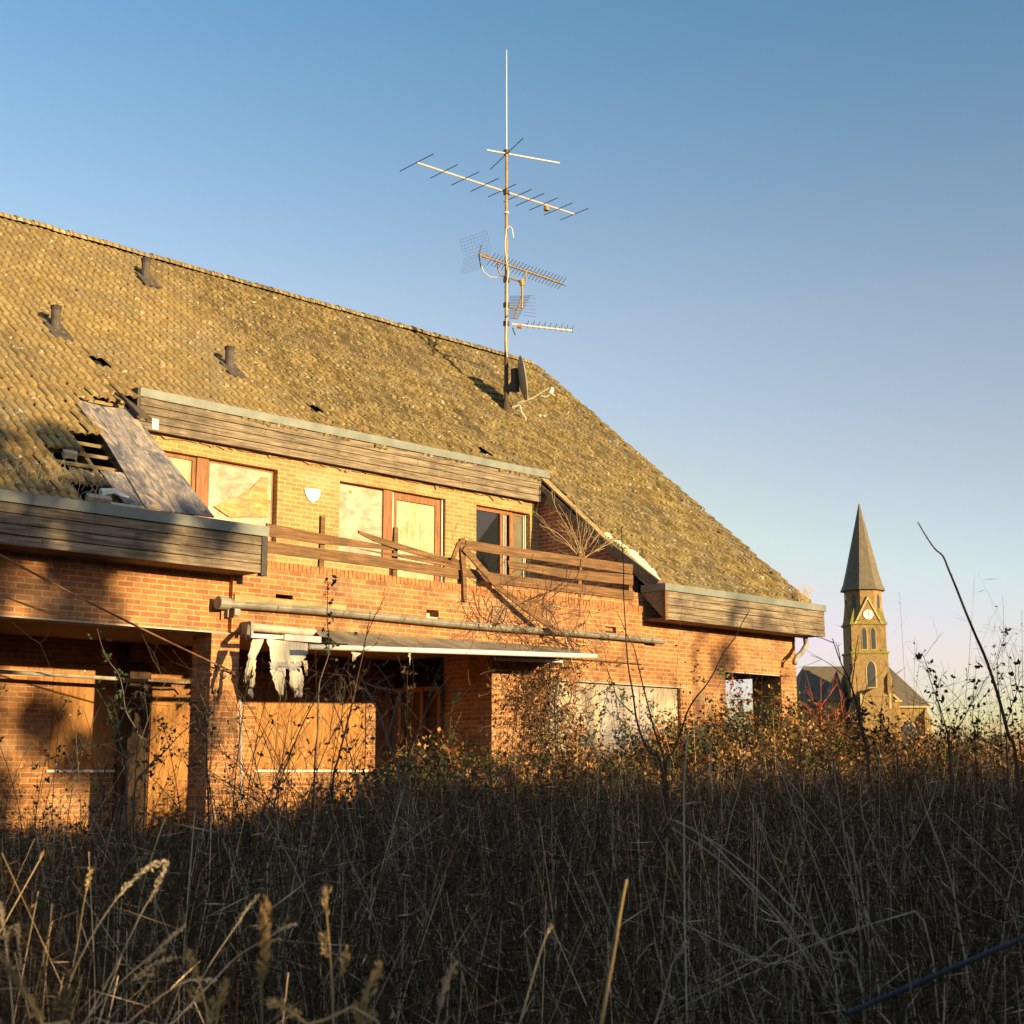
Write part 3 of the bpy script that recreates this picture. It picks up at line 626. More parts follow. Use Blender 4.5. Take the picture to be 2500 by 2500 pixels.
def rag(pix, Y, mat_, name='torn_cloth', wav=.028):
    mb = MB(); n = len(pix)//2; P = [(pix[i], pix[-1 - i]) for i in range(n)]; NC, SUB = 15, 5; rows = []
    for r in range(n - 1):
        for k in range(SUB + (r == n - 2)):
            t = k/SUB; rows.append([(P[r][e][0]*(1-t) + P[r+1][e][0]*t + random.gauss(0, 1.2), P[r][e][1]*(1-t) + P[r+1][e][1]*t) for e in (0, 1)])
    m = len(rows); fr = [random.uniform(0, 1)**2*16 for _ in range(NC)]; ph = random.uniform(0, 6)
    for r, (l, rr) in enumerate(rows):
        for c in range(NC):
            t = c/(NC - 1); q = onY(l[0] + (rr[0] - l[0])*t, l[1] + (rr[1] - l[1])*t + (fr[c] if r == m - 1 else 0), Y); a = r/m
            q.y += wav*(math.sin(t*9 + ph + a*1.2) + .5*math.sin(t*21 + ph*2 - a*2.3))*(.3 + .7*a) + random.gauss(0, .002); mb.v.append(tuple(q))
    mb.f = [(r*NC + c, r*NC + c + 1, (r+1)*NC + c + 1, (r+1)*NC + c) for r in range(m - 1) for c in range(NC - 1)]
    return part(name, mb, mat_, aw, smooth=True)
rag(z2((140,1545),(160,1640),(160,1700), (395,1695),(425,1640),(415,1575)), 17.45, AWC)
rag(z2((158,1700),(165,1745), (370,1740),(395,1697)), 17.44, m_simple('grey_band', (.30,.29,.31), .9, .15))
rag(z2((165,1745),(185,1840),(215,1915), (245,1912),(268,1830),(275,1740)), 17.44, AWC)
rag(z2((290,1740),(300,1850),(335,1920), (375,1905),(385,1840),(372,1740)), 17.46, AWC)
rag(z2((380,1690),(392,1730),(405,1765),(420,1760),(418,1720),(412,1690)), 17.42, AWC)
rag(z2((45,1548),(20,1680),(-5,1810),(10,1800),(70,1660),(122,1548)), 17.5, AWC)
rag(z2((55,1690),(38,1800),(20,1905),(45,1915),(62,1800),(72,1690)), 17.55, AWC)
rag(z2((715,1632),(720,1650),(725,1672),(740,1670),(768,1650),(782,1640)), 17.0, AWC, wav=.01)
rag(z2((1098,1638),(1099,1655),(1101,1680),(1106,1680),(1110,1655),(1113,1638)), 17.0, AWC, wav=.01)

# ------------------------------------------------------------------ antenna mast
AB = onR(1236, 1010); AD = (AB - CAM).dot(FW)
an = thing('antenna_mast', 'tall rusty roof mast carrying several antennas and a satellite dish', 'antenna', AB)
def am(u, v, off=0): return CAM + ray(u, v)*((AB - CAM).dot(HD)/ray(u, v).dot(HD)) + HD*off       # on the upright plane through the mast
top = am(1242, 372)
mb = MB().tube([AB - UZ*.3, Vector((AB.x, AB.y, am(1242, 860).z))], .055, .052, 10); mb.tube([AB - UZ*.15, AB + UZ*.28], .16, .075, 12); part('mast_foot', mb, m_simple('dark_mast', (.085,.055,.03), .8, .4), an)
zb = am(1242, 860).z
pole = lambda v: Vector((AB.x, AB.y, am(1242, v).z))
part('pole', MB().tube([pole(860), pole(372)], .045, .034, 10), MAST, an)
part('whip', MB().tube([pole(372), pole(122)], .018, .010, 8), ALU, an)
mb = MB()
for v in (372, 470, 684, 745, 790, 948): mb.tube([pole(v) - UZ*.05, pole(v) + UZ*.05], .075, .075, 8); 
part('clamp', mb, ELEM, an)
zz0 = pole(376).z
d1 = (onZ(1366, 398, zz0) - onZ(1188, 366, zz0)); 
mb = MB().tube([onZ(1188, 366, zz0), onZ(1366, 398, zz0)], .022, .022, 8); part('dipole_arm', mb, ALU, an)
perp = Vector((-d1.y, d1.x, 0)).normalized()
part('dipole_rod', MB().tube([pole(376) - perp*1.0, pole(376) + perp*1.0], .011, .011, 6), ELEM, an)
zb1 = pole(466).z; A_, B_ = onZ(1017, 397, zb1), onZ(1402, 523, zb1); dirb = (B_ - A_).normalized(); pb = Vector((-dirb.y, dirb.x, 0))
boom = part('antenna_boom', MB().tube([A_, B_], .024, .024, 8), ALU, an)
mb = MB()
for t in (0, .16, .29, .41, .52, .62, .70, .79, .89, 1.0):
    c_ = A_.lerp(B_, t); L = .64 if t == 0 else .52; mb.tube([c_ - pb*L + UZ*.0, c_ + pb*L], .010, .010, 5)
part('antenna_rods', mb, ELEM, boom)
part('junction_box', MB().tube([A_.lerp(B_, .81) - UZ*.14, A_.lerp(B_, .81) - UZ*.03], .07, .06, 8), MAST, boom)
# UHF yagi with X directors and mesh reflector
zb2 = pole(645).z; A_, B_ = onZ(1170, 622, zb2), onZ(1372, 692, zb2); dirb = (B_ - A_).normalized(); pb = Vector((-dirb.y, dirb.x, 0))
boom = part('antenna_boom', MB().tube([A_, B_], .022, .022, 8), MAST, an)
mb = MB()
for i in range(22):
    c_ = A_.lerp(B_, .14 + .86*i/21); q = .14
    for sx in (1, -1): mb.tube([c_ - pb*q*sx - UZ*q*.8, c_ + pb*q*sx + UZ*q*.8], .007, .007, 4)
part('antenna_rods', mb, ELEM, boom)
mb = MB(); c_ = A_
for i in range(13): y = -.42 + .07*i; mb.tube([c_ + UZ*y - pb*.45 - dirb*(.05 + abs(y)*.35), c_ + UZ*y + pb*.45 - dirb*(.05 + abs(y)*.35)], .0018, .0018, 4)
for i in range(9): y = -.44 + .11*i; mb.tube([c_ - UZ*.42 + pb*y - dirb*.2, c_ + pb*y - dirb*.05, c_ + UZ*.42 + pb*y - dirb*.2], .0018, .0018, 4)
part('mesh_reflector', mb, ELEM, boom)
mb = MB().tube([am(1176, 598), am(1169, 622), am(1174, 652)], .016, .016, 6); part('boom_end', mb, ELEM, boom)
part('junction_box', MB().tube([am(1178, 627, -.1), am(1192, 630, -.1)], .055, .055, 8), MAST, boom)
mb = MB().tube([am(1216, 638), am(1215, 655), am(1222, 672), am(1240, 678)], .02, .02, 6); mb.tube([am(1243, 678), am(1272, 688), am(1283, 684), am(1284, 660)], .022, .022, 6); part('bracket', mb, MAST, an)
# second yagi pointing away, lower one to the right
A_, B_ = am(1275, 690, 1.0), am(1256, 800, -.7); boom = part('antenna_boom', MB().tube([A_, B_], .02, .02, 6), MAST, an); mb = MB()
for i in range(15):
    c_ = A_.lerp(B_, i/14); q = .30 - .012*i
    mb.tube([c_ - RT*q, c_ + RT*q*.7], .007, .007, 4)
for i in range(7): mb.tube([am(1278, 690 + i*8, 1.0) + RT*.0, am(1310, 686 + i*9, 1.05)], .004, .004, 4)
part('antenna_rods', mb, ELEM, boom)
mb = MB().tube([am(1274, 692), am(1275, 720), am(1274, 752)], .03, .025, 6); mb.tube([am(1243, 748), am(1262, 756), am(1275, 748)], .02, .02, 6); mb.tube([am(1273,684), am(1275, 698)], .07, .05, 8); part('bracket', mb, MAST, an)
zb4 = pole(790).z; A_, B_ = onZ(1248, 791, zb4), onZ(1396, 807, zb4); dirb = (B_ - A_).normalized(); pb = Vector((-dirb.y, dirb.x, 0))
boom = part('antenna_boom', MB().tube([A_, B_], .026, .026, 8), ALU, an); mb = MB()
for i in range(9):
    c_ = A_.lerp(B_, .26 + .74*i/8); q = .11
    for sx in (1, -1): mb.tube([c_, c_ + pb*q*sx + UZ*q*.9], .007, .007, 4)
    mb.tube([c_, c_ - UZ*.07 - pb*.05], .007, .007, 4)
part('antenna_rods', mb, ELEM, boom); part('junction_box', MB().tube([am(1262, 797), am(1274, 798)], .05, .05, 8), MAST, boom)
mb = MB().tube([am(1251, 800), am(1258, 818)], .015, .015, 5); part('boom_end', mb, ELEM, boom)
# dish seen nearly edge-on
dc = am(1266, 925); dn = (RT*.985 + HD*.085 + UZ*.15).normalized(); da = (UZ - dn*UZ.dot(dn)).normalized(); db = dn.cross(da); mb = MB(); m = 28; rd = .54
for k in range(6):
    rr = rd*k/5
    for a in range(m): mb.v.append(tuple(dc + da*rr*math.cos(a*2*math.pi/m) + db*rr*.92*math.sin(a*2*math.pi/m) + dn*(.10*(rr/rd)**2)))
o2 = len(mb.v); mb.v += [tuple(Vector(p) + dn*.025) for p in mb.v[:o2]]
for off, fl in ((0, 1), (o2, 0)):
    for k in range(5):
        for a in range(m): q = (off + k*m + a, off + k*m + (a+1) % m, off + (k+1)*m + (a+1) % m, off + (k+1)*m + a); mb.f.append(q if fl else q[::-1])
mb.f += [(5*m + a, 5*m + (a+1) % m, o2 + 5*m + (a+1) % m, o2 + 5*m + a) for a in range(m)]
dish = part('dish', mb, DISHM, an, smooth=True)
mb = MB().bar(pole(958), dc - dn*.06, .09, .12); mb.box(*[c for q in zip(dc - dn*.08 - Vector((.07,.07,.3)), dc - dn*.08 + Vector((.07,.07,.25))) for c in q]); part('dish_mount', mb, ELEM, dish)
f_ = am(1340, 948) - HD*.05; mb = MB().tube([am(1264, 984), am(1300, 972), f_], .022, .018, 8); mb.tube([am(1250, 995), am(1268, 988)], .03, .03, 6); part('feed_arm', mb, m_simple('feed_arm_paint', (.42,.38,.30), .6), dish)
part('feed_horn', MB().tube([am(1344, 962), am(1349, 946)], .06, .04, 10), TRIMW, dish)
mb = MB().tube([am(1270, 990), am(1274, 1008), am(1284, 1020), am(1283, 1030), am(1268, 1034)], .018, .018, 6); mb.tube([am(1232, 972), am(1234, 985), am(1229, 1000)], .012, .012, 6)
mb.tube([am(1320, 966), am(1332, 970), am(1342, 964)], .012, .012, 6)
mb.tube([am(1254, 585, -.1), am(1250, 562, -.1), am(1244, 556, -.1), am(1236, 562, -.1), am(1233, 600, -.1), am(1236, 640, -.1), am(1242, 664, -.08), am(1238, 690, -.08), am(1237, 780, -.08), am(1235, 830, -.08), am(1238, 875, -.08)], .014, .014, 6)
mb.tube([am(1175, 652, -.1), am(1182, 668, -.1), am(1196, 679, -.1), am(1214, 681, -.1)], .011, .011, 6); mb.tube([pole(520) - UZ*.02, pole(520) + UZ*.02], .06, .06, 8)
part('cable', mb, CABLEW, an)

# ------------------------------------------------------------------ church
CD = 215.0; CB = at(2124, 1880, CD); cang = math.atan2(CB.y, CB.x); th = cang - R(90) + R(14)     # local +y points away from the viewer
cx, cy = Vector((math.cos(th), math.sin(th), 0)), Vector((-math.sin(th), math.cos(th), 0)); C0 = Vector((CB.x, CB.y, 0))
def W(x, y, z): return C0 + (cx*x + cy*y)*1.05 + UZ*z*1.014
class LB(MB):
    def add(s, vs_, fs): return MB.add(s, [W(*p) for p in vs_], fs)
ch = thing('church', 'distant brick church with clock tower and slate spire', 'church', C0)
CBR = m_simple('church_brick', (.27,.18,.075), .9, .35, 1.6, .2); CST = m_simple('church_stone', (.46,.37,.19), .9, .2, 3, .2); CSL = m_simple('church_slate', (.15,.125,.09), .8, .25, 1.6, .2); CGR = m_simple('mossy_stone', (.21,.20,.045), .9, .3, 3, .2)
CWN = m_simple('church_window', (.05,.055,.06), .3, .2, 3, 0)
T = 2.55
part('tower', LB().box(-T, T, -T, T, 0, 18.2).box(-T+.12, T-.12, -T+.12, T-.12, 18.2, 22.5), CBR, ch)
part('string_course', LB().box(-T-.15, T+.15, -T-.15, T+.15, 18.1, 18.4).box(-T-.08, T+.08, -T-.08, T+.08, 22.3, 22.6), CGR, ch)
def octa(r, z): return [(r*math.cos(R(22.5 + 45*k))/math.cos(R(22.5)), r*math.sin(R(22.5 + 45*k))/math.cos(R(22.5)), z) for k in range(8)]
def loft(rings):
    q = LB(); n = len(rings[0]); q.add([p for r_ in rings for p in r_], [(i*n + k, i*n + (k+1) % n, (i+1)*n + (k+1) % n, (i+1)*n + k) for i in range(len(rings)-1) for k in range(n)] + [tuple(range(n-1,-1,-1)), tuple((len(rings)-1)*n + k for k in range(n))]); return q
part('belfry', loft([octa(2.42, 22.6), octa(2.42, 27.5)]), CBR, ch)
q = LB()
for sx in (-1, 1):
    for sy in (-1, 1): q.add([(sx*T, sy*T, 22.6), (sx*T, sy*.9, 22.6), (sx*.9, sy*T, 22.6), (sx*1.75, sy*1.75, 24.9)], [(0,1,3),(0,3,2),(1,2,3),(0,2,1)])
part('broach', q, CGR, ch)
part('spire', loft([octa(2.95, 27.4), octa(2.55, 28.4), octa(2.1, 30.4), octa(.06, 40.5)]), CSL, ch)
q = LB()
for sgn, ax in ((-1,'y'), (1,'y'), (-1,'x'), (1,'x')):
    tri = [(-1.9, 22.5), (1.9, 22.5), (0, 26.1)]
    if ax == 'y': q.prism_ = None
    for a, b in ((0, 0),):
        pts = [((x, sgn*T, z) if ax == 'y' else (sgn*T, x, z)) for x, z in tri]; bk = [((x, sgn*1.6, z) if ax == 'y' else (sgn*1.6, x, z)) for x, z in tri]
        q.add(pts + bk, [(0,1,2),(3,5,4),(0,2,5,3),(1,4,5,2),(0,3,4,1)])
gb = part('clock_gable', q, CBR, ch)
q = LB()
for s in (-1, 1): q.add([(s*2.05, -T-.12, 22.35), (s*1.8, -T-.12, 22.35), (0, -T-.12, 25.95), (0, -T-.12, 26.4), (s*2.05, -T+.4, 22.35), (s*1.8, -T+.4, 22.35), (0, -T+.4, 25.95), (0, -T+.4, 26.4)], [(0,1,2,3),(4,7,6,5),(0,3,7,4),(1,5,6,2)])
part('gable_coping', q, CST, gb)
q = LB(); n = 24; q.add([(.70*math.cos(2*math.pi*k/n), -T-.10, 23.75 + .70*math.sin(2*math.pi*k/n)) for k in range(n)] + [(.70*math.cos(2*math.pi*k/n), -T-.01, 23.75 + .70*math.sin(2*math.pi*k/n)) for k in range(n)], [tuple(range(n))] + [(k, k + n, (k+1) % n + n, (k+1) % n) for k in range(n)])
ck = part('clock', q, WHITE, ch)
q = LB(); q.add([(-.05,-T-.13,23.7),(.05,-T-.13,23.7),(.0,-T-.13,24.35)], [(0,1,2)]); q.add([(-.02,-T-.14,23.78),(.06,-T-.14,23.82),(.30,-T-.14,23.38)], [(0,1,2)]); part('hand', q, ELEM, ck)
def lancet(x, z0, z1, w_, Y=-T, d=.06, nm='window', stone=True):
    r_ = w_/2; zs = z1 - w_*.9; pts = [(x - r_, z0), (x + r_, z0), (x + r_, zs), (x + r_*.72, zs + w_*.5), (x, z1), (x - r_*.72, zs + w_*.5), (x - r_, zs)]
    f_ = LB(); k_ = [(x + (p - x)*1.28, z0 + (z - z0)*1.05 - .1) for p, z in pts]; n = len(pts)
    f_.add([(p, Y - d, z) for p, z in k_] + [(p, Y + .05, z) for p, z in k_], [tuple(range(n))] + [(i, i + n, (i+1) % n + n, (i+1) % n) for i in range(n)]); wn_ = part(nm, f_, CST, ch)
    g_ = LB(); g_.add([(p, Y - d - .02, z) for p, z in pts], [tuple(range(n))]); part('pane', g_, CWN, wn_)
lancet(-.62, 18.75, 21.9, .62, -T + .12); lancet(.62, 18.75, 21.9, .62, -T + .12); lancet(.1, 13.3, 17.1, 1.15)
for a in (-135, -90, -45, 180, 0):                                  # belfry openings
    c_, s_ = math.cos(R(a)), math.sin(R(a)); rr = 2.46; q = LB(); pts = [(-.32, 24.3), (.32, 24.3), (.32, 26.4), (0, 26.9), (-.32, 26.4)]
    if a == -90: continue
    q.add([(rr*c_ - p*s_, rr*s_ + p*c_, z) for p, z in pts] + [((rr-.1)*c_ - p*s_, (rr-.1)*s_ + p*c_, z) for p, z in pts], [tuple(range(5))] + [(i, i + 5, (i+1) % 5 + 5, (i+1) % 5) for i in range(5)]); part('belfry_opening', q, CWN, ch)
for sx in (-1, 1):
    for sy in (-1, 1):
        q = LB(); x, y = sx*(T - .55), sy*(T - .45); q.box(x-.4, x+.4, y-.4, y+.4, 18.4, 18.7); q.add([(x-.36,y-.36,18.7),(x+.36,y-.36,18.7),(x+.36,y+.36,18.7),(x-.36,y+.36,18.7),(x,y,20.6)], [(0,1,4),(1,2,4),(2,3,4),(3,0,4),(3,2,1,0)]); part('pinnacle', q, CGR, ch)
        q = LB().box(sx*T - .35, sx*T + .35, sy*T - .35, sy*T + .35, 0, 14.6).add([(sx*T-.35, sy*T-.35, 14.6), (sx*T+.35, sy*T-.35, 14.6), (sx*T+.35, sy*T+.35, 14.6), (sx*T-.35, sy*T+.35, 14.6), (sx*T*.98, sy*T*.98, 15.6)], [(0,1,4),(1,2,4),(2,3,4),(3,0,4)]); part('buttress', q, CBR, ch)
# nave behind the tower
q = LB().box(-9.0, 9.2, 3.2, 18, 0, 10.9); part('nave_wall', q, CBR, ch)
q = LB(); q.add([(-9.6, 2.8, 10.8), (9.8, 2.8, 10.8), (9.8, 18.4, 10.8), (-9.6, 18.4, 10.8), (-6.6, 10.6, 17.2), (6.0, 10.6, 17.2)], [(0,1,5,4),(1,2,5),(2,3,4,5),(3,0,4),(3,2,1,0)]); part('nave_roof', q, CSL, ch)
part('eave_trim', LB().box(2.6, 9.85, 2.7, 2.79, 10.6, 10.85), CST, ch)
q = LB().box(-5.6, -3.2, -.4, 3.1, 0, 11.4); part('stair_turret', q, CBR, ch)
q = LB(); q.add([(-5.8,-.6,11.4),(-3.0,-.6,11.4),(-3.0,3.1,11.4),(-5.8,3.1,11.4),(-3.6,2.2,16.0)], [(0,1,4),(1,2,4),(2,3,4),(3,0,4),(3,2,1,0)]); part('turret_roof', q, CSL, ch)
q = LB().box(2.6, 4.6, .2, 3.1, 0, 11.5).add([(2.6,.2,11.5),(4.6,.2,11.5),(2.6,.2,13.2),(2.6,3.1,11.5),(4.6,3.1,11.5),(2.6,3.1,13.2)], [(0,1,2),(3,5,4),(1,4,5,2),(0,2,5,3)]); part('side_bay', q, CBR, ch)
q = LB(); q.bar((4.7,.1,11.4), (2.6,.1,13.4), .3, .25); q.box(3.9, 4.9, .0, .3, 11.3, 11.6); part('bay_coping', q, CST, ch)
q = LB().box(-1.7, 1.9, -T-1.6, -T, 0, 11.9).add([(-1.9,-T-1.7,11.9),(2.1,-T-1.7,11.9),(.1,-T-1.7,13.1),(-1.9,-T,11.9),(2.1,-T,11.9),(.1,-T,13.1)], [(0,1,2),(1,4,5,2),(0,2,5,3)]); part('porch', q, CBR, ch)
for a_, z_ in ((2.0, 10.2), (-2.0, 9.4)): part('porch_pier', LB().box(a_, a_ + .25, -T-1.75, -T-1.6, z_, 12.3), CST, ch)
lancet(6.4, 4.5, 8.9, 2.6, 3.2)
q = LB().box(8.6, 9.5, 2.2, 3.2, 0, 9.0).add([(8.6,2.2,9.0),(9.5,2.2,9.0),(9.5,3.2,9.0),(8.6,3.2,9.0),(9.0,3.2,10.6)], [(0,1,4),(1,2,4),(3,0,4)]); part('buttress', q, CBR, ch)

# ================================================================== VEGETATION
def colobj(name, V, F, cols, mat_, base):                       # numpy mesh with a colour per vertex
    me = bpy.data.meshes.new(name); V = np.asarray(V, np.float32) - np.asarray(base, np.float32); F = np.asarray(F, np.int32)
    me.vertices.add(len(V)); me.vertices.foreach_set('co', V.ravel()); k = F.shape[1]
    me.loops.add(F.size); me.loops.foreach_set('vertex_index', F.ravel())
    me.polygons.add(len(F)); me.polygons.foreach_set('loop_start', np.arange(0, F.size, k, dtype=np.int32)); me.polygons.foreach_set('loop_total', np.full(len(F), k, np.int32))
    me.update(calc_edges=True); ca = me.color_attributes.new('col', 'FLOAT_COLOR', 'POINT')
    ca.data.foreach_set('color', np.concatenate([cols, np.ones((len(cols), 1))], 1).astype(np.float32).ravel()); me.materials.append(mat_)
    o = bpy.data.objects.new(name, me); COL.objects.link(o); o.location = base; return o
# --- tall dry weeds in the shade
def gznp(x, y): 
    s = lambda a, b, t: (lambda q: q*q*(3 - 2*q))(np.clip((t - a)/(b - a), 0, 1)); return np.where(y > 0, .5*s(2, 15, y) + .25*s(16, 26, x)*s(4, 14, y), 0)
def weeds(n):
    Dm, DM = 2.6, 30.0
    D = Dm + (DM - Dm)*rng.random(n)**1.15; lat = (rng.random(n) - .5)*2*.42
    hx, hy = HD.x*D + RT.x*lat*D, HD.y*D + RT.y*lat*D
    ok = (hy < 17.3) | (hx > 28.2); ok &= ~((hx > 24) & (hy > 17.2) & (hx < 28.2))
    D, lat, x, y = D[ok], lat[ok], hx[ok], hy[ok]; n = len(D); u = 1250 + FPX*lat
    vt = np.interp(u, [-200, 0, 450, 700, 900, 1100, 1400, 2000, 2700], [2000, 2005, 2030, 1995, 1940, 1905, 1885, 1872, 1868])
    zt_ = 1.6 - (vt - 1880)/FPX*D; g0 = gznp(x, y)
    clump = 1 + .17*np.sin(x*2.1 + 1.3*np.sin(y*1.7))*np.sin(y*2.6 + x*.7) + .10*np.sin(x*5.3 + y*4.1)
    hmax = clump*np.clip(zt_ - g0, .3, np.interp(D, [2.5, 5, 9], [.98, 1.25, 1.6])); h = hmax*(1.02 - .55*rng.random(n)**1.6); tall = (rng.random(n) < .10) & (D > 8); h = np.where(tall, h*rng.uniform(1.05, 1.75, n), h)
    return D, x, y, g0, h
D, x, y, g0, h = weeds(46000); n = len(D); SEG = 4
az = rng.random(n)*2*np.pi; lean = np.abs(rng.normal(0, .24, n)) + (rng.random(n) < .15)*rng.uniform(.2, .9, n); cur = rng.normal(.0, .22, n)
ya = rng.random(n)*np.pi; wd = rng.uniform(.0008, .0022, n)*(1 + D*.035)
t = np.linspace(0, 1, SEG + 1)
cx_ = x[:, None] + np.cos(az)[:, None]*h[:, None]*(lean[:, None]*t + cur[:, None]*t*t) + rng.normal(0, .022, (n, SEG + 1))*t
cy_ = y[:, None] + np.sin(az)[:, None]*h[:, None]*(lean[:, None]*t + cur[:, None]*t*t) + rng.normal(0, .022, (n, SEG + 1))*t
cz_ = g0[:, None] + h[:, None]*t*(1 - .18*lean[:, None]*t)
wt = wd[:, None]*(1 - .65*t)
face = math.atan2(HD.y, HD.x) + math.pi/2; ya = face + rng.normal(0, .7, n)
L_ = np.stack([cx_ - np.cos(ya)[:, None]*wt, cy_ - np.sin(ya)[:, None]*wt, cz_], -1); R_ = np.stack([cx_ + np.cos(ya)[:, None]*wt, cy_ + np.sin(ya)[:, None]*wt, cz_], -1)
V = np.stack([L_, R_], 2).reshape(-1, 3); b0 = np.arange(n)[:, None]*(2*(SEG + 1)) + 2*np.arange(SEG)[None, :]
F = np.stack([b0, b0 + 1, b0 + 3, b0 + 2], -1).reshape(-1, 4)
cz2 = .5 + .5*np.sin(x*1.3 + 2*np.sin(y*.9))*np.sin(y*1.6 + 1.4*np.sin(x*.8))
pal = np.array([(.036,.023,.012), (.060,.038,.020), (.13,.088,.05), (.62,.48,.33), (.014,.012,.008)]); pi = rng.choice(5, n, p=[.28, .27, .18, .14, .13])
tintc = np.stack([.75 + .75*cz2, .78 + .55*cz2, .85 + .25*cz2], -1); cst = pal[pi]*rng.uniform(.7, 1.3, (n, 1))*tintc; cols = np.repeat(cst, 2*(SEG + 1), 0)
NBIT = 18; m_ = n*NBIT; si = np.repeat(np.arange(n), NBIT); tt = rng.random(m_)**.6; k0 = np.minimum((tt*SEG).astype(int), SEG - 1); fr = tt*SEG - k0
ctr = np.stack([cx_[si, k0]*(1-fr) + cx_[si, k0+1]*fr, cy_[si, k0]*(1-fr) + cy_[si, k0+1]*fr, cz_[si, k0]*(1-fr) + cz_[si, k0+1]*fr], -1)
dv = rng.normal(0, 1, (m_, 3)); dv[:, 2] = np.abs(dv[:, 2])*.9 - .25; dv /= np.linalg.norm(dv, axis=1)[:, None]; sv = rng.normal(0, 1, (m_, 3)); sv = np.cross(dv, sv); sv /= np.linalg.norm(sv, axis=1)[:, None]
thin = rng.random(m_) < .6; Lb = np.where(thin, rng.uniform(.04, .20, m_), rng.uniform(.010, .034, m_))[:, None]; Wb = (np.where(thin, .0008, .0036)*rng.uniform(.6, 1.5, m_)*(1 + D[si]*.04))[:, None]
bv = np.stack([ctr - sv*Wb*.6, ctr + dv*Lb*.5 - sv*Wb, ctr + dv*Lb, ctr + dv*Lb*.5 + sv*Wb], 1).reshape(-1, 3); o_ = len(V)
F = np.concatenate([F, o_ + np.arange(m_*4).reshape(-1, 4)]); V = np.concatenate([V, bv]); bi = rng.choice(5, m_, p=[.33, .28, .15, .08, .16]); bi = np.where(~thin & (bi == 3), 1, bi); bc = pal[bi]*rng.uniform(.6, 1.4, (m_, 1))*tintc[si]; cols = np.concatenate([cols, np.repeat(bc, 4, 0)])
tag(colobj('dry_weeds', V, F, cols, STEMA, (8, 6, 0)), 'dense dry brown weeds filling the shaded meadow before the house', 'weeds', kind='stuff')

# --- bramble bank: leaves and arching canes (uncountable)
def bramble(n, xr, yr, hfun, pal, pr, name, lab, ls=(.035, .085)):
    bx = rng.uniform(*xr, n); by = rng.uniform(*yr, n); hh = np.array([hfun(a, b) for a, b in zip(bx, by)]); keep = hh > .05; bx, by, hh = bx[keep], by[keep], hh[keep]; n = len(bx)
    q = .25 + .75*rng.random(n)**.8; bz = gznp(bx, by) + hh*q
    c = np.stack([bx, by, bz], -1); dv = rng.normal(0, 1, (n, 3)); dv /= np.linalg.norm(dv, axis=1)[:, None]; sv = np.cross(dv, rng.normal(0, 1, (n, 3))); sv /= np.linalg.norm(sv, axis=1)[:, None]
    L = rng.uniform(*ls, n)[:, None]; Wd = L*rng.uniform(.3, .6, n)[:, None]
    stem = rng.random(n) < .3; L = np.where(stem[:, None], L*4, L); Wd = np.where(stem[:, None], .004, Wd)
    V = np.stack([c, c + dv*L*.5 - sv*Wd, c + dv*L, c + dv*L*.5 + sv*Wd], 1).reshape(-1, 3); F = np.arange(4*n).reshape(-1, 4)
    p = np.array(pal); cl = np.sin(bx*3.1 + np.sin(by*2.7)*1.5)*np.sin(bz*4.3 + bx*1.7) + rng.normal(0, .35, n); ci = rng.choice(len(p), n, p=pr); ci = np.where((cl > .45), 2, ci); ci = np.where(cl < -.55, len(p) - 1, ci); cc = p[ci]*rng.uniform(.55, 1.5, (n, 1))
    tag(colobj(name, V, F, np.repeat(cc, 4, 0), LEAFA, (float(bx.mean()), float(by.mean()), .3)), lab, 'brambles', kind='stuff')
def hb(x_, y_):
    px = 1250 + FPX*((x_*RT.x + y_*RT.y)/(x_*HD.x + y_*HD.y)); d = x_*HD.x + y_*HD.y
    vt = np.interp(px, [700, 1000, 1150, 1350, 1500, 1650, 1800, 1950, 2100, 2300, 2450, 2700], [2000, 1850, 1860, 1850, 1850, 1800, 1745, 1760, 1800, 1815, 1820, 1830]) + 22*math.sin(x_*2.3 + y_) + 16*math.sin(x_*5.1)
    return max(0, 1.6 - (vt - 1880)/FPX*d - float(gz(x_, y_)))*math.exp(-((y_ - 15.9)/1.6)**4)*(1 + .12*random.gauss(0, 1))
bramble(170000, (13.5, 40), (14.3, 17.5), hb, [(.22,.075,.022), (.12,.06,.025), (.06,.065,.02), (.045,.03,.016), (.34,.20,.08)], [.20, .24, .22, .22, .12], 'bramble_bank', 'tangled rust and green bramble bank lit along its top at the right of the house')
bramble(9000, (27.6, 50), (18.0, 27.0), lambda a, b: max(0, 1.0 + .35*math.sin(a*1.3 + b)), [(.17,.07,.025), (.09,.05,.025), (.06,.07,.02), (.05,.03,.02)], [.3, .3, .15, .25], 'far_brambles', 'lower brambles behind the house corner toward the church', (.03, .08))

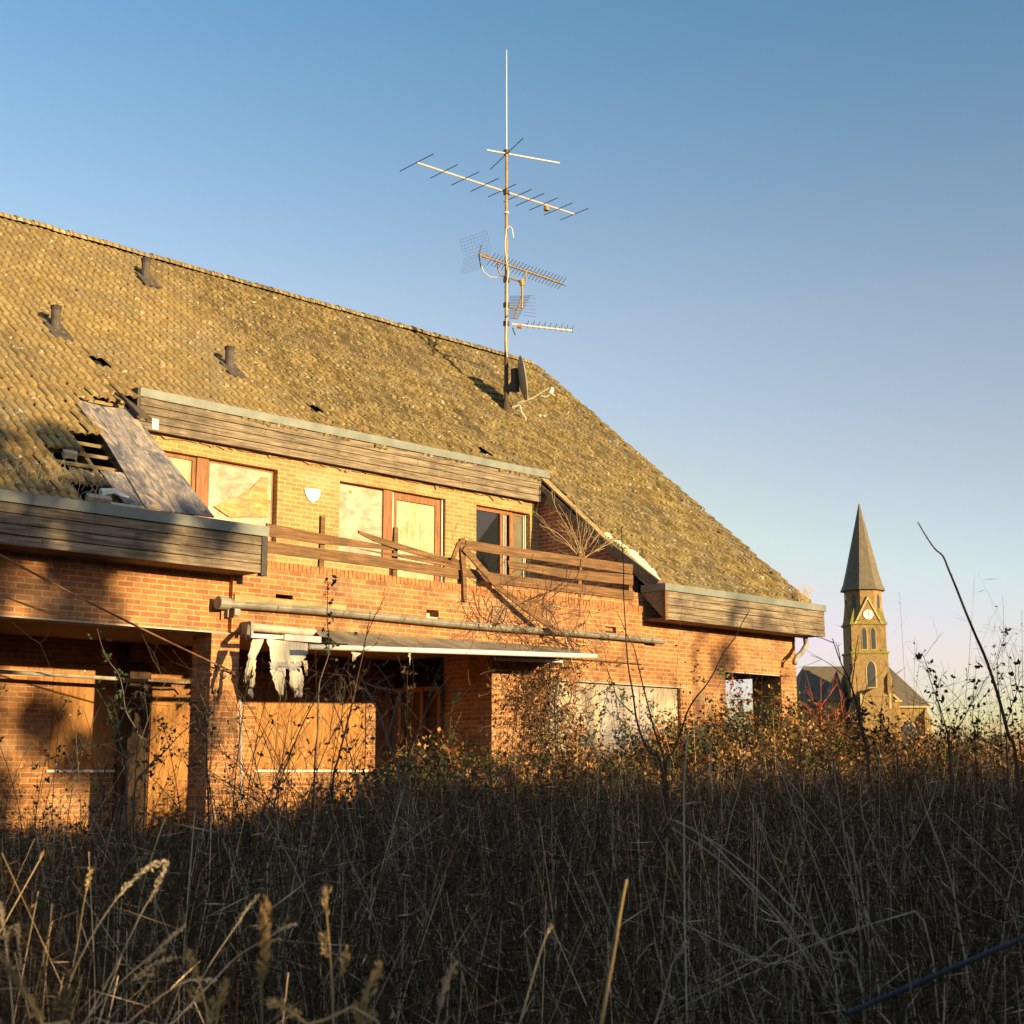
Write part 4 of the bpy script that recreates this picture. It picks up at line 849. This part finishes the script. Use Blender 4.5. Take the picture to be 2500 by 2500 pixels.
# --- individual plants
def curve(pts, n=4):
    pts = [Vector(p) for p in pts]; out = []
    for i in range(len(pts) - 1):
        p0, p1, p2, p3 = pts[max(i-1, 0)], pts[i], pts[i+1], pts[min(i+2, len(pts)-1)]
        for k in range(n):
            t = k/n; out.append(.5*((2*p1) + (p2 - p0)*t + (2*p0 - 5*p1 + 4*p2 - p3)*t*t + (3*p1 - p0 - 3*p2 + p3)*t**3))
    return out + [pts[-1]]
def rv(s=1): return Vector((random.gauss(0, s), random.gauss(0, s), random.gauss(0, s)))
def branch(mb, p, d, L, r, depth, spread=.5, up=.1, seg=5, kids=3, tips=None, n=5):
    pts = [Vector(p)]; d = Vector(d).normalized()
    for i in range(seg): d = (d + rv(.12) + UZ*up*.3).normalized(); pts.append(pts[-1] + d*L/seg)
    mb.tube(pts, r, r*.45, n)
    if tips is not None: tips.append((pts[-1], d))
    if depth > 0:
        for k in range(kids):
            i = random.randint(1, seg); nd = (d + rv(spread)).normalized(); branch(mb, pts[i], nd, L*random.uniform(.45, .75), r*.55, depth - 1, spread, up, max(3, seg-1), kids, tips, max(3, n - 1))
def knots(mb, pts, r):
    for i in range(2, len(pts) - 1, 3):
        mb.tube([pts[i], pts[i] + (rv(1).normalized()*r*2.4)], r*.9, r*.3, 4)
z7 = lambda p: (1900 + p[0]/2.76, 1200 + p[1]/2.76); z6 = lambda p: (1100 + p[0]/2.76, 1300 + p[1]/2.76); z5 = lambda p: (500 + p[0]/2.76, 1400 + p[1]/2.76); z4 = lambda p: (p[0]/2.76, 1400 + p[1]/2.76)
z3p = lambda p: (1200 + p[0]/2.76, 1100 + p[1]/2.76); z2p = lambda p: (600 + p[0]/2.76, 1000 + p[1]/2.76)
def droot(P): return Vector((P.x, P.y, gz(P.x, P.y)))
# dark branch at the right
P = [at(*z7(p), 9) for p in ((940,205),(990,290),(1055,385),(1110,435),(1150,530),(1200,650),(1255,790),(1330,970),(1400,1130),(1480,1370),(1550,1640),(1610,1900))]
P = curve(P + [droot(P[-1]) ]); mb = MB().tube(P, .0035, .012, 7); knots(mb, P[:40], .005)
tag(obj('bare_sapling', mb, BARK), 'single long dark bare branch rising to the left before the sky right of the church', 'sapling')
# forked sapling before the house
D_ = 12; base = droot(at(1622, 1898, D_)); mb = MB()
for pl_, r in (([z3p(p) for p in ((875,510),(880,650),(890,780),(890,960),(900,1150),(910,1320),(925,1480),(955,1650),(975,1800))] + [z6(p) for p in ((1290,1380),(1340,1480),(1430,1640))], .012), ([z3p(p) for p in ((845,1085),(880,1160),(915,1250),(960,1330),(1000,1500),(1030,1620),(1070,1780),(1100,1900))] + [z6((1450, 1650))], .009),
               ([z3p(p) for p in ((780,1480),(820,1580),(850,1670),(960,1780))], .006), ([z3p(p) for p in ((1740,1075),(1690,1160),(1640,1260),(1560,1370),(1500,1490),(1440,1590),(1380,1660),(1320,1760),(1280,1880))] + [z6(p) for p in ((1500,1480),(1450,1640))], .010)):
    P = [at(*q, D_) for q in pl_]
    if r > .007: P.append(base + rv(.02))
    P = curve(P); mb.tube(P, .003, r, 6); knots(mb, P, .0055)
tag(obj('bare_sapling', mb, BARK), 'dark bare sapling with forked thin stems standing before the right half of the house', 'sapling')
def shoot(pl_, D_, r, lab, leafn=0, mats=(BARKG, LEAFD), leafL=.06, name='bramble_shoot', cat='bramble', group=None, root=True, leafp=(0, .8), twigs=0):
    P = [at(*q, D_) for q in pl_]
    if root: P.append(droot(P[-1]))
    P = curve(P, 4); o = droot(P[-1]); t_ = thing(name, lab, cat, o, group); mb = MB().tube(P, r*.3, r, 5)
    for _ in range(twigs):
        i = random.randint(1, int(len(P)*.7)); branch(mb, P[i], (P[max(i-1,0)] - P[i]).normalized() + rv(.7), random.uniform(.15, .5), r*.35, 1, .5, .1, 4, 2, None, 4)
    part('stem', mb, mats[0], t_)
    if leafn:
        q = MB()
        for _ in range(leafn):
            i = int((leafp[0] + (leafp[1] - leafp[0])*random.random())*(len(P) - 1)); b = P[i] + rv(leafL*.8)
            for k in range(random.choice((2, 3, 3))): q.leaf(b, rv(1) + UZ*.2, leafL*random.uniform(.6, 1.2), leafL*.6)
        part('foliage', q, mats[1], t_)
    return t_
shoot([z4(p) for p in ((655,370),(690,500),(740,600),(800,680),(830,800),(850,930),(930,1080),(980,1300))], 13, .008, 'green leafy bramble shoot reaching up before the dark loggia left of the front pillar', 24, leafL=.045)
shoot([z4(p) for p in ((1310,1000),(1200,1100),(1120,1190),(1040,1260),(980,1330),(900,1500))], 12, .010, 'densely leaved bramble cane slanting right across the boarded door', 30, leafp=(0, .7), leafL=.045)
shoot([z4(p) for p in ((650,780),(720,900),(770,1050),(820,1180),(860,1350))], 12, .010, 'bushy dark bramble cane before the black gap by the left boarded window', 32, leafp=(0, 1), leafL=.045)
part('drainpipe', MB().tube([onY(586, 1706, 18.22), onY(588, 1800, 18.22), onY(589, 1960, 18.22)], .022, .022, 8), TRIMW, house)
shoot([z2p(p) for p in ((545,1090),(552,1250),(548,1400),(560,1560))] + [z5(p) for p in ((830,560),(790,680),(768,780),(760,1080),(740,1300))], 13, .009, 'tall thin vine with dark leaf clusters reaching up past the gutter', 24, leafp=(0, .45), leafL=.05)
shoot([z5(p) for p in ((1100,350),(1070,520),(1030,700),(1000,850),(950,1050),(900,1250),(860,1450))], 13, .013, 'dark upright stem rising before the awning canvas', 8, twigs=6, mats=(BARK, LEAFD))
shoot([z5(p) for p in ((1050,690),(1100,800),(1180,960),(1240,1150),(1290,1290),(1340,1450),(1370,1600),(1420,1900))], 9, .014, 'thick grey branch slanting down to the right before the awning', 0, (BARKG, LEAFD), twigs=2)
shoot([z5(p) for p in ((880,720),(890,850),(940,700),(930,900),(890,1150),(850,1400))], 14, .006, 'curled thin vine before the second boarded window', 10)
shoot([z5(p) for p in ((1680,810),(1660,950),(1640,1150),(1600,1350))], 14, .006, 'yellow green leafy shoot before the dark brick side wall', 22, (BARKP, LEAFG))
random.seed(21)
G1 = 'thin bramble shoots before the house'
for i in range(120):
    u = random.choice((random.uniform(-40, 420), random.uniform(440, 1000), random.uniform(480, 820), random.uniform(900, 1300))); D_ = random.uniform(9, 16); vb = 2040; hh = random.uniform(120, 420)*(1 if u < 1000 else .6); dx = random.gauss(0, 130)
    pl_ = [(u + dx*1.25, vb - hh*random.uniform(.8, .98)), (u + dx, vb - hh), (u + dx*.55, vb - hh*.72), (u + dx*.15, vb - hh*.3), (u, vb + 20)]
    shoot(pl_, D_, random.uniform(.0025, .007), 'thin dark bramble shoot rising from the dry weeds before the house', random.choice((0, 0, 0, 5, 9, 14)), (random.choice((BARK, BARKG)), random.choice((LEAFD, LEAFB, LEAFB))), .04, group=G1, twigs=random.choice((3, 5, 8)))
G2 = 'dark leafy stems against the sky'
for q in (((965,1080),(1000,1170),(1030,1290),(1070,1400),(1110,1560),(1150,1750)), ((1100,1260),(1060,1350),(1090,1450),(1130,1600),(1160,1800)), ((1390,1270),(1360,1340),(1300,1430),(1250,1530),(1200,1620),(1150,1750)), ((1530,900),(1540,950),(1490,1080),(1475,1200),(1490,1400),(1500,1600),(1510,1800)),
          ((1555,1130),(1590,1250),(1640,1400),(1700,1600),(1740,1800)), ((1360,1400),(1350,1500),(1340,1650),(1330,1800)), ((1320,1290),(1310,1540),(1330,1750)), ((1640,1230),(1600,1370),(1560,1500),(1540,1800)), ((1520,1270),(1560,1400),(1590,1600),(1640,1800)), ((1230,1400),(1210,1500),(1180,1620),(1170,1800)), ((700,1430),(690,1520),(740,1640),(800,1800))):
    shoot([z7(p) for p in q], random.uniform(9, 14), .0055, 'dark stem with withered leaf clusters standing against the sky at the far right', random.randint(8, 16), (BARK, LEAFB), .045, 'dry_stem', 'weed stem', G2, leafp=(0, .75), twigs=6)
shoot([z7(p) for p in ((365,990),(420,1150),(470,1250),(510,1370),(540,1500),(570,1650),(610,1900))], 11, .012, 'dark slanting branch with brown leaf clusters crossing the foot of the church tower', 26, (BARK, LEAFB), .045, 'dry_stem', 'branch', leafp=(.45, .85), twigs=8)
# red twigged shrub, left of the church
P0 = Vector((0, 0, 0)); b = onY(*z7((300, 1700)), 16.0); b = droot(b); mb = MB()
for q in (((285,1260),(288,1400),(290,1560)), ((395,1295),(340,1380),(290,1450),(288,1560)), ((190,1340),(240,1420),(285,1520)), ((420,1330),(425,1450),(430,1600)), ((330,1390),(325,1500),(330,1640)), ((380,1420),(385,1520),(395,1640)), ((440,1440),(400,1520),(370,1640)), ((160,1420),(230,1500),(300,1620)), ((465,1500),(440,1560),(400,1660))):
    P = [onY(*z7(p), 16.0 + random.uniform(-.2, .2)) for p in q] + [b + rv(.08)]; P = curve(P); mb.tube(P, .004, .011, 5)
    for _ in range(4): i = random.randint(2, len(P)-4); branch(mb, P[i], (P[i-1] - P[i]).normalized() + rv(.5), random.uniform(.2, .45), .005, 1, .5, .1, 3, 2, None, 4)
tag(obj('red_twig_shrub', mb, BARKR, base=b), 'leafless shrub with bright red twigs between the house corner and church tower', 'shrub')
# bare shrub growing on the balcony
b = onY(*z3p((600, 1000)), 18.75); b.z = 4.5; mb = MB()
for q in (((330,440),(420,560),(520,640),(590,720)), ((320,500),(450,560),(560,680)), ((450,360),(520,480),(590,640)), ((560,320),(580,480),(600,640)), ((640,470),(620,580),(605,690)), ((690,380),(690,520),(640,620),(610,700)), ((840,340),(780,480),(680,620),(615,700)), ((930,520),(800,620),(660,700)), ((400,270),(440,400),(560,600)), ((760,660),(700,680),(620,720)), ((500,420),(560,600),(600,700))):
    P = [onY(*z3p(p), 18.75 + random.uniform(-.25, .25)) for p in q] + [onY(*z3p((600 + random.uniform(-8,8), 780)), 18.75), b + rv(.03)]; P = curve(P); mb.tube(P, .004, .014, 5)
    for _ in range(5): i = random.randint(1, len(P)-7); branch(mb, P[i], (P[max(0,i-1)] - P[i+1]).normalized() + rv(.45), random.uniform(.25, .6), .005, 1, .45, .12, 4, 2, None, 4)
tag(obj('bare_shrub', mb, BARKP, base=b), 'pale leafless shrub growing behind the balcony railing by the dormer end', 'shrub')
# dead climber hanging over the parapet and down beside the second pillar
def tangle(name, lab, polys, Y, mat_, r, nt_, box, leafm=None, nl=0):
    mb = MB()
    for q in polys: P = curve([onY(*p, Y + random.uniform(-.08, .04)) for p in q]); mb.tube(P, r*.5, r, 5)
    for _ in range(nt_):
        u0 = random.uniform(box[0], box[2]); v0 = random.uniform(box[1], box[3]); P = [onY(u0, v0, Y + random.uniform(-.15, .05))]; d = Vector((random.gauss(0, 1), random.gauss(0, .25), random.gauss(-.2, 1))).normalized()
        for _k in range(9): d = (d + Vector((random.gauss(0,.4), random.gauss(0,.12), random.gauss(-.02,.4)))).normalized(); P.append(P[-1] + d*random.uniform(.06, .16)); P[-1].y = min(P[-1].y, Y + .06)
        mb.tube(P, r*.2, r*.45, 4)
    pts = [Vector(v) for v in mb.v]; b = Vector((sum(p.x for p in pts)/len(pts), Y, min(p.z for p in pts))); t_ = thing(name, lab, 'climber', b); part('stem', mb, mat_, t_)
    if nl:
        q = MB()
        for _ in range(nl): p = random.choice(pts); q.leaf(p, rv(1) - UZ*.4, random.uniform(.05, .09), .05)
        part('foliage', q, leafm, t_)
    return t_
tangle('dead_climber', 'dead brown climber trailing over the balcony parapet below the loose plank', [[z6(p) for p in ((150,390),(200,560),(330,620))], [z6(p) for p in ((210,420),(280,570),(350,610),(380,480),(300,640))], [z6(p) for p in ((620,430),(620,560),(600,600),(700,650),(860,760))], [z6(p) for p in ((360,470),(480,610),(560,590))], [z6(p) for p in ((650,500),(655,600),(760,680),(830,790))], [z6(p) for p in ((430,500),(620,420),(720,380))], [z6(p) for p in ((640,470),(740,390),(850,300),(880,180))]], YP - .25, BARK, .013, 110, (1170, 1460, 1430, 1600))
tangle('dead_climber', 'thick mat of dead climber with brown leaves hanging beside the second pillar and cream boards', [[z6(p) for p in ((600,860),(590,1000),(520,1160),(500,1300),(480,1450))], [z6(p) for p in ((470,930),(490,1060),(520,1180),(620,1330),(720,1420))], [z6(p) for p in ((760,850),(720,980),(700,1150),(710,1400))], [z6(p) for p in ((850,900),(740,1000),(640,1040))]], YW - .22, BARK, .014, 120, (1260, 1590, 1430, 1800), LEAFB, 380)
random.seed(5)
G3 = 'leafy twigs against the boarded right windows'
for i in range(26):
    u = random.choice((random.uniform(1330, 1440), random.uniform(1560, 1720), random.uniform(1700, 1960), random.uniform(1300, 1900))); hh = random.uniform(60, 240); dx = random.gauss(0, 45); vb = 1860
    shoot([(u + dx, vb - hh), (u + dx*.7, vb - hh*.7), (u + dx*.3, vb - hh*.3), (u, vb + 10)], random.uniform(23, 26) if u < 1700 else random.uniform(25, 28.5), .007, 'leafy bramble twig standing out of the bank before the right end of the house', random.randint(12, 40), (random.choice((BARKR, BARKG, BARKP)), random.choice((LEAFG, LEAFD, LEAFO, LEAFB))), .075, group=G3, twigs=4)
tangle('dead_climber', 'dark withered creeper clinging to the brick pier between second pillar and cream boards', [[z6(p) for p in ((540,900),(545,1050),(560,1200),(570,1420))], [z6(p) for p in ((630,930),(600,1080),(610,1250),(600,1420))]], YW - .12, BARK, .013, 70, (1285, 1630, 1345, 1800), LEAFB, 420)
# grasses on the right fascia and lower left roof
mb = MB()
for i in range(34): p = Vector((27.0 + random.gauss(0, .12), 17.8, 5.12)); mb.tube(curve([p, p + Vector((random.gauss(0,.06), 0, .22)), p + Vector((random.gauss(.05,.14), random.gauss(0,.08), random.uniform(.3,.5)))], 3), .004, .0015, 3)
tag(obj('grass_tuft', mb, STRAW), 'small dry grass tuft growing from the right end of the eave gutter', 'grass tuft')
mb = MB()
for i in range(60): xx = random.uniform(8.4, 10.4); yy = random.uniform(18.05, 18.5); p = Vector((xx, yy, roofz(yy) + .03)); mb.tube(curve([p, p + Vector((random.gauss(0,.05), 0, .12)), p + Vector((random.gauss(0,.12), random.gauss(0,.08), random.uniform(.18,.4)))], 3), .005, .002, 3)
tag(obj('grass_tuft', mb, STRAWP), 'dry weeds sprouting from the shaded lower left tiles above the fascia', 'grass tuft')

# --- foreground grass stalks and seed heads
def seedhead(q, P, r, dens=1.0):
    L = sum((P[i+1] - P[i]).length for i in range(len(P)-1)); n = int(max(30, L*1500*dens)); m = len(P) - 1
    for _ in range(n):
        t = random.random()*m; i = min(int(t), m - 1); p = P[i].lerp(P[i+1], t - i); d = (P[i] - P[i+1]).normalized(); e = math.sin(math.pi*min(1, .12 + .88*(t/m)))**.7
        q.leaf(p + rv(.45*r*e), d*1.3 + rv(.55), r*random.uniform(1.1, 2.3)*(.5 + .5*e), r*.5)
def stalk(pl_, D_, r, lab, head=None, heads=(), mat_=STRAW, group=None, root=True, hr=.006):
    P = [at(*q, D_) for q in pl_]
    if root and P[-1].z > gz(P[-1].x, P[-1].y) + .05: e = P[-1] + (P[-1] - P[-2]).normalized()*.15; e.z = min(e.z, P[-1].z - .1); P += [e, Vector((e.x, e.y, gz(e.x, e.y)))]
    C_ = curve(P, 4); t_ = thing('grass_stalk', lab, 'grass', droot(P[-1]), group); part('stem', MB().tube(C_, r*.45, r, 5), mat_, t_)
    q = MB()
    if head: seedhead(q, C_[:max(2, int(len(C_)*head))], hr)
    for hp in heads: seedhead(q, curve([at(*x_, D_) for x_ in hp], 3), hr)
    if q.v: part('seed_head', q, mat_, t_)
    return t_
zb_ = lambda *P: [(x/2.147, 1900 + y/2.147) for x, y in P]; zc_ = lambda *P: [(800 + x/2.147, 1900 + y/2.147) for x, y in P]; zd_ = lambda *P: [(1600 + x/2.147, 1700 + y/2.147) for x, y in P]
stalk(zb_((1708,590),(1712,700),(1725,860),(1740,1060),(1748,1290)), 2.3, .0022, 'tall sunlit straw stalk with a plump upright seed head at the lower centre', .24, [zb_((1692,830),(1700,890),(1722,940)), zb_((1812,910),(1800,980),(1778,1045))], hr=.007)
stalk(zb_((985,920),(1015,1000),(1050,1085),(1080,1200),(1090,1290)), 2.2, .002, 'sunlit pointed seed head leaning left at the lower left', .34, [zb_((1010,1105),(1030,1140),(1060,1175))], hr=.007)
stalk(zb_((1182,1070),(1165,1130),(1145,1190),(1135,1290)), 2.2, .002, 'short sunlit seed head pair next to the bottom edge', .6, [zb_((1112,1180),(1110,1230),(1105,1285))], hr=.007)
stalk(zb_((475,480),(462,550),(440,650),(420,780),(390,950),(350,1150),(320,1290)), 3.2, .0016, 'slim ochre grass stalk with one narrow head at the left', .22, hr=.006)
stalk(zb_((872,445),(800,455),(700,530),(590,660),(480,830),(370,1060),(320,1290)), 3.0, .0022, 'long grass stalk arching over to the right at the left', .42, mat_=STRAWP)
stalk(zb_((870,460),(835,530),(800,610),(740,710),(600,1000),(440,1290)), 3.0, .0018, 'straight pale grass stalk leaning right behind the arching stalk', .40, mat_=STRAWP)
stalk(zb_((970,770),(880,850),(780,940),(620,1080),(430,1290)), 2.8, .0018, 'pale grass with several side spikelets leaning far right', .36, [zb_((855,900),(800,935),(760,970)), zb_((918,942),(850,955),(760,1000)), zb_((800,1000),(750,1015),(700,1045)), zb_((800,1030),(750,1035),(690,1060))], mat_=STRAWP, hr=.004)
stalk(zb_((1135,1060),(1050,1055),(960,1070),(820,1160),(660,1290)), 2.8, .0018, 'low pale grass arching right close to the bottom edge', .4, mat_=STRAWP, hr=.004)
stalk(zb_((1350,620),(1290,690),(1240,770),(1150,900),(1070,1030),(1000,1200)), 3.0, .0016, 'feathery pale grass stalk leaning right in the lower centre left', .35, mat_=STRAWP, hr=.005)
stalk(zb_((1382,650),(1385,760),(1388,880),(1380,1000),(1372,1100),(1372,1290)), 1.9, .002, 'blurred upright brown seed head left of the tall sunlit stalk', .62, hr=.008, mat_=m_simple('brown_straw', (.26,.17,.08), .85))
stalk(zb_((1550,765),(1480,785),(1410,835),(1250,930),(1100,1080),(900,1290)), 2.8, .0018, 'pale grass stalk with spikelets arching to the right near the tall sunlit stalk', .3, [zb_((1465,845),(1420,850),(1370,870))], mat_=STRAWP, hr=.004)
stalk(zb_((1420,1170),(1480,1195),(1540,1235),(1610,1290)), 2.0, .0022, 'sunlit spikelet lying sideways next to the bottom edge', .7, hr=.006)
stalk(zb_((0,930),(60,1020),(120,1110),(200,1240),(220,1290)), 1.9, .003, 'thick brown stalk slanting across the lower left corner', .7, mat_=m_simple('corner_straw', (.22,.16,.09), .85), hr=.006)
stalk(zb_((345,1120),(335,1200),(325,1290)), 2.0, .003, 'short blurred brown head at the bottom left edge', .8, hr=.007, mat_=m_simple('blur_straw', (.24,.17,.09), .85))
stalk(zb_((3,650),(15,760),(35,900),(55,1080),(70,1290)), 2.6, .0016, 'thin spiky grass stalk along the left picture edge', .45, [zb_((55,780),(40,810),(30,830)), zb_((90,770),(95,830),(110,1000))], mat_=STRAWP, hr=.004)
stalk(zc_((1568,530),(1545,640),(1500,920),(1470,1080),(1435,1290)), 2.4, .0042, 'thick bare sunlit straw standing alone right of centre', None)
stalk(zc_((262,985),(235,1060),(200,1150),(180,1290)), 2.2, .002, 'plump sunlit seed head just right of the tall sunlit stalk', .62, [zc_((150,1190),(155,1240),(160,1290)), zc_((235,1230),(220,1260),(205,1290))], hr=.0075)
stalk(zc_((668,970),(630,1050),(595,1170),(570,1290)), 2.3, .0018, 'grey seed head leaning right at the bottom centre', .6, hr=.006, mat_=STRAWP)
stalk(zc_((1170,770),(1150,820),(1125,880),(1070,1060),(1005,1290)), 2.6, .0016, 'slim stalk with a small narrow head at the bottom centre', .22, hr=.005, mat_=STRAWP)
stalk(zc_((1880,870),(1845,910),(1800,990),(1760,1150),(1715,1290)), 2.6, .0018, 'knobbly grey seed head leaning right at the lower right of centre', .35, hr=.006, mat_=STRAWP)
G4 = 'long bent stalks at the lower right'
for k, q in enumerate((((70,640),(250,730),(450,930),(650,1140),(850,1420),(1000,1715)), ((80,690),(260,800),(450,960),(700,1230),(860,1500),(960,1715)), ((110,650),(300,760),(500,900),(620,1010),(800,1200),(930,1370)), ((330,800),(520,1010),(700,1250),(820,1400),(900,1620)))):
    stalk(zd_(*q), 4.2 + .15*k, .0034, 'long pale dry stalk bending in a bundle across the lower right', None, mat_=STRAWP, group=G4)
G5 = 'straight pale stalks standing in the weeds'
for q in (((600,240),(720,560),(860,930),(960,1200),(1090,1540)), ((920,300),(965,560),(1010,850),(1060,1200)), ((1360,430),(1450,680),(1540,930),(1600,1240),(1640,1500)), ((700,440),(860,650),(960,820),(1080,1080),(1200,1400),(1250,1700)), ((490,200),(450,450),(400,620),(370,770)), ((1075,450),(1085,620),(1160,820),(1230,980)),
          ((1510,610),(1700,780),(1932,1000)), ((1550,780),(1740,960),(1900,1150)), ((1932,800),(1860,1000),(1800,1400)), ((0,1650),(300,1500),(560,1360),(700,1270)), ((20,1620),(250,1480),(520,1370)), ((0,1420),(350,1510),(690,1640)), ((60,1150),(300,1270),(560,1400)), ((540,640),(620,850),(720,1060),(860,1260),(920,1340)),
          ((1075,850),(1075,920),(1090,1080),(1130,1190),(1140,1290)), ((300,550),(290,300),(270,260)), ((1480,440),(1430,600),(1330,780)), ((0,1700),(400,1500),(1180,1180)), ((1490,950),(1620,1100),(1800,1180)), ((830,980),(880,1150),(960,1400),(1000,1690)), ((1560,900),(1580,1150),(1630,1400),(1660,1680))):
    stalk(zd_(*q), random.uniform(4, 6.5), .0028, 'straight pale dry stalk standing among the shaded weeds', None, mat_=STRAWP, group=G5)
for i in range(60):
    u = random.uniform(20, 2450); v = random.uniform(1960, 2330); a = random.gauss(0, .28); L = random.uniform(180, 420); D_ = random.uniform(4, 8)
    stalk([(u + a*L, v), (u + a*L*.6 + random.gauss(0, 6), v + L*.4), (u + a*L*.2, v + L*.75), (u, v + L)], D_, random.uniform(.0016, .003), 'straight pale dry stalk standing among the shaded weeds', random.choice((None, None, .25)), mat_=STRAWP, group=G5, hr=.004)
# metal pole lying in the weeds
a, b = at(*zd_((1000,1665))[0], 3.4), at(*zd_((2050,1215))[0], 3.9); tag(obj('metal_pole', MB().tube([a, a.lerp(b, .5), b], .0065, .0075, 10), m_simple('blue_grey_metal', (.028,.03,.04), .45, .2, 6, .1, .3)), 'dark blue metal pole slanting through the weeds at the lower right corner', 'pole')

# ------------------------------------------------------------------ trees behind the viewer, and an unseen hedge added to shade the meadow
random.seed(3)
mb = MB(); hy, zs_ = -12.0, lambda X: .62 + .158*(18.25 + 12.0) - .35*sstep(20, 24, X) + .25*math.sin(X*.9) + .15*math.sin(X*2.3 + 1) - 2.05*sstep(1.7, 2.3, X)*sstep(4.2, 3.5, X)  # top set to the wanted shade line, notched for sun on near stalks
nx = 176; prof = [(0, 0), (-.3, .5), (-.1, .85), (.4, .98), (.9, .85), (1.1, .4), (1.0, 0)]
for i in range(nx + 1):
    X = -22 + i*88/nx
    for (py, pz) in prof: mb.v.append((X + random.uniform(-.2,.2), hy - py + random.uniform(-.15,.15), zs_(X)*pz + (random.uniform(-.15,.1) if pz > .3 else 0)))
q = len(prof); mb.f = [(i*q + k, i*q + k + 1, (i+1)*q + k + 1, (i+1)*q + k) for i in range(nx) for k in range(q - 1)]
for i in range(14000):
    X = random.uniform(-22, 66); z = zs_(X)*random.uniform(.9, 1.0) + random.gauss(0, .14); mb.leaf((X, hy - .4 + random.gauss(0, .35), z), rv(1), .22, .14)
tag(obj('hedge', mb, LEAFD, base=(22, -12.4, 0)), 'unseen dense hedge added behind the viewer to shade the meadow', 'hedge')
def sidetree(X, Y, H, r, label, leaves=0, zc=7.5, kids=5, spread=.55):
    t_ = thing('tree', label, 'tree', (X, Y, 0)); mb = MB(); tips = []
    pts = [Vector((X, Y, 0))]
    for i in range(8): pts.append(pts[-1] + Vector((random.gauss(0,.12), 0, H/8)))
    mb.tube(pts, r, r*.35, 8)
    for i in range(4, 9):
        for k in range(kids): branch(mb, pts[i], Vector((random.gauss(0,1), random.gauss(0,.6), random.uniform(.3,1.1))), random.uniform(.8, 1.9), r*.35, 2, spread, .15, 4, 3, tips, 4)
    part('trunk', mb, BARK, t_)
    if leaves:
        q_ = MB()
        cl = [random.choice(tips)[0] for _ in range(max(1, leaves//220))]
        for _ in range(leaves): p = random.choice(cl); q_.leaf(p + rv(.20), rv(1), .24, .17)
        part('crown', q_, LEAFD, t_)
sidetree(12.0, -12.8, 9.9, .24, 'thick crowned tree over the hedge behind the viewer, leftmost', 8000, kids=7)
sidetree(13.4, -13.2, 9.9, .19, 'bare crowned tree over the hedge behind the viewer, second from left', 1500, kids=6)
sidetree(15.9, -13.4, 8.2, .13, 'small thin tree over the hedge behind the viewer, third from left', 220, kids=3)
for X, H, l in ((24.4, 7.9, 'fourth'), (27.7, 8.9, 'fifth'), (28.5, 8.4, 'sixth')): sidetree(X, -13.0, H, .14, 'slender bare tree over the hedge behind the viewer, %s from left' % l, 60, kids=2)
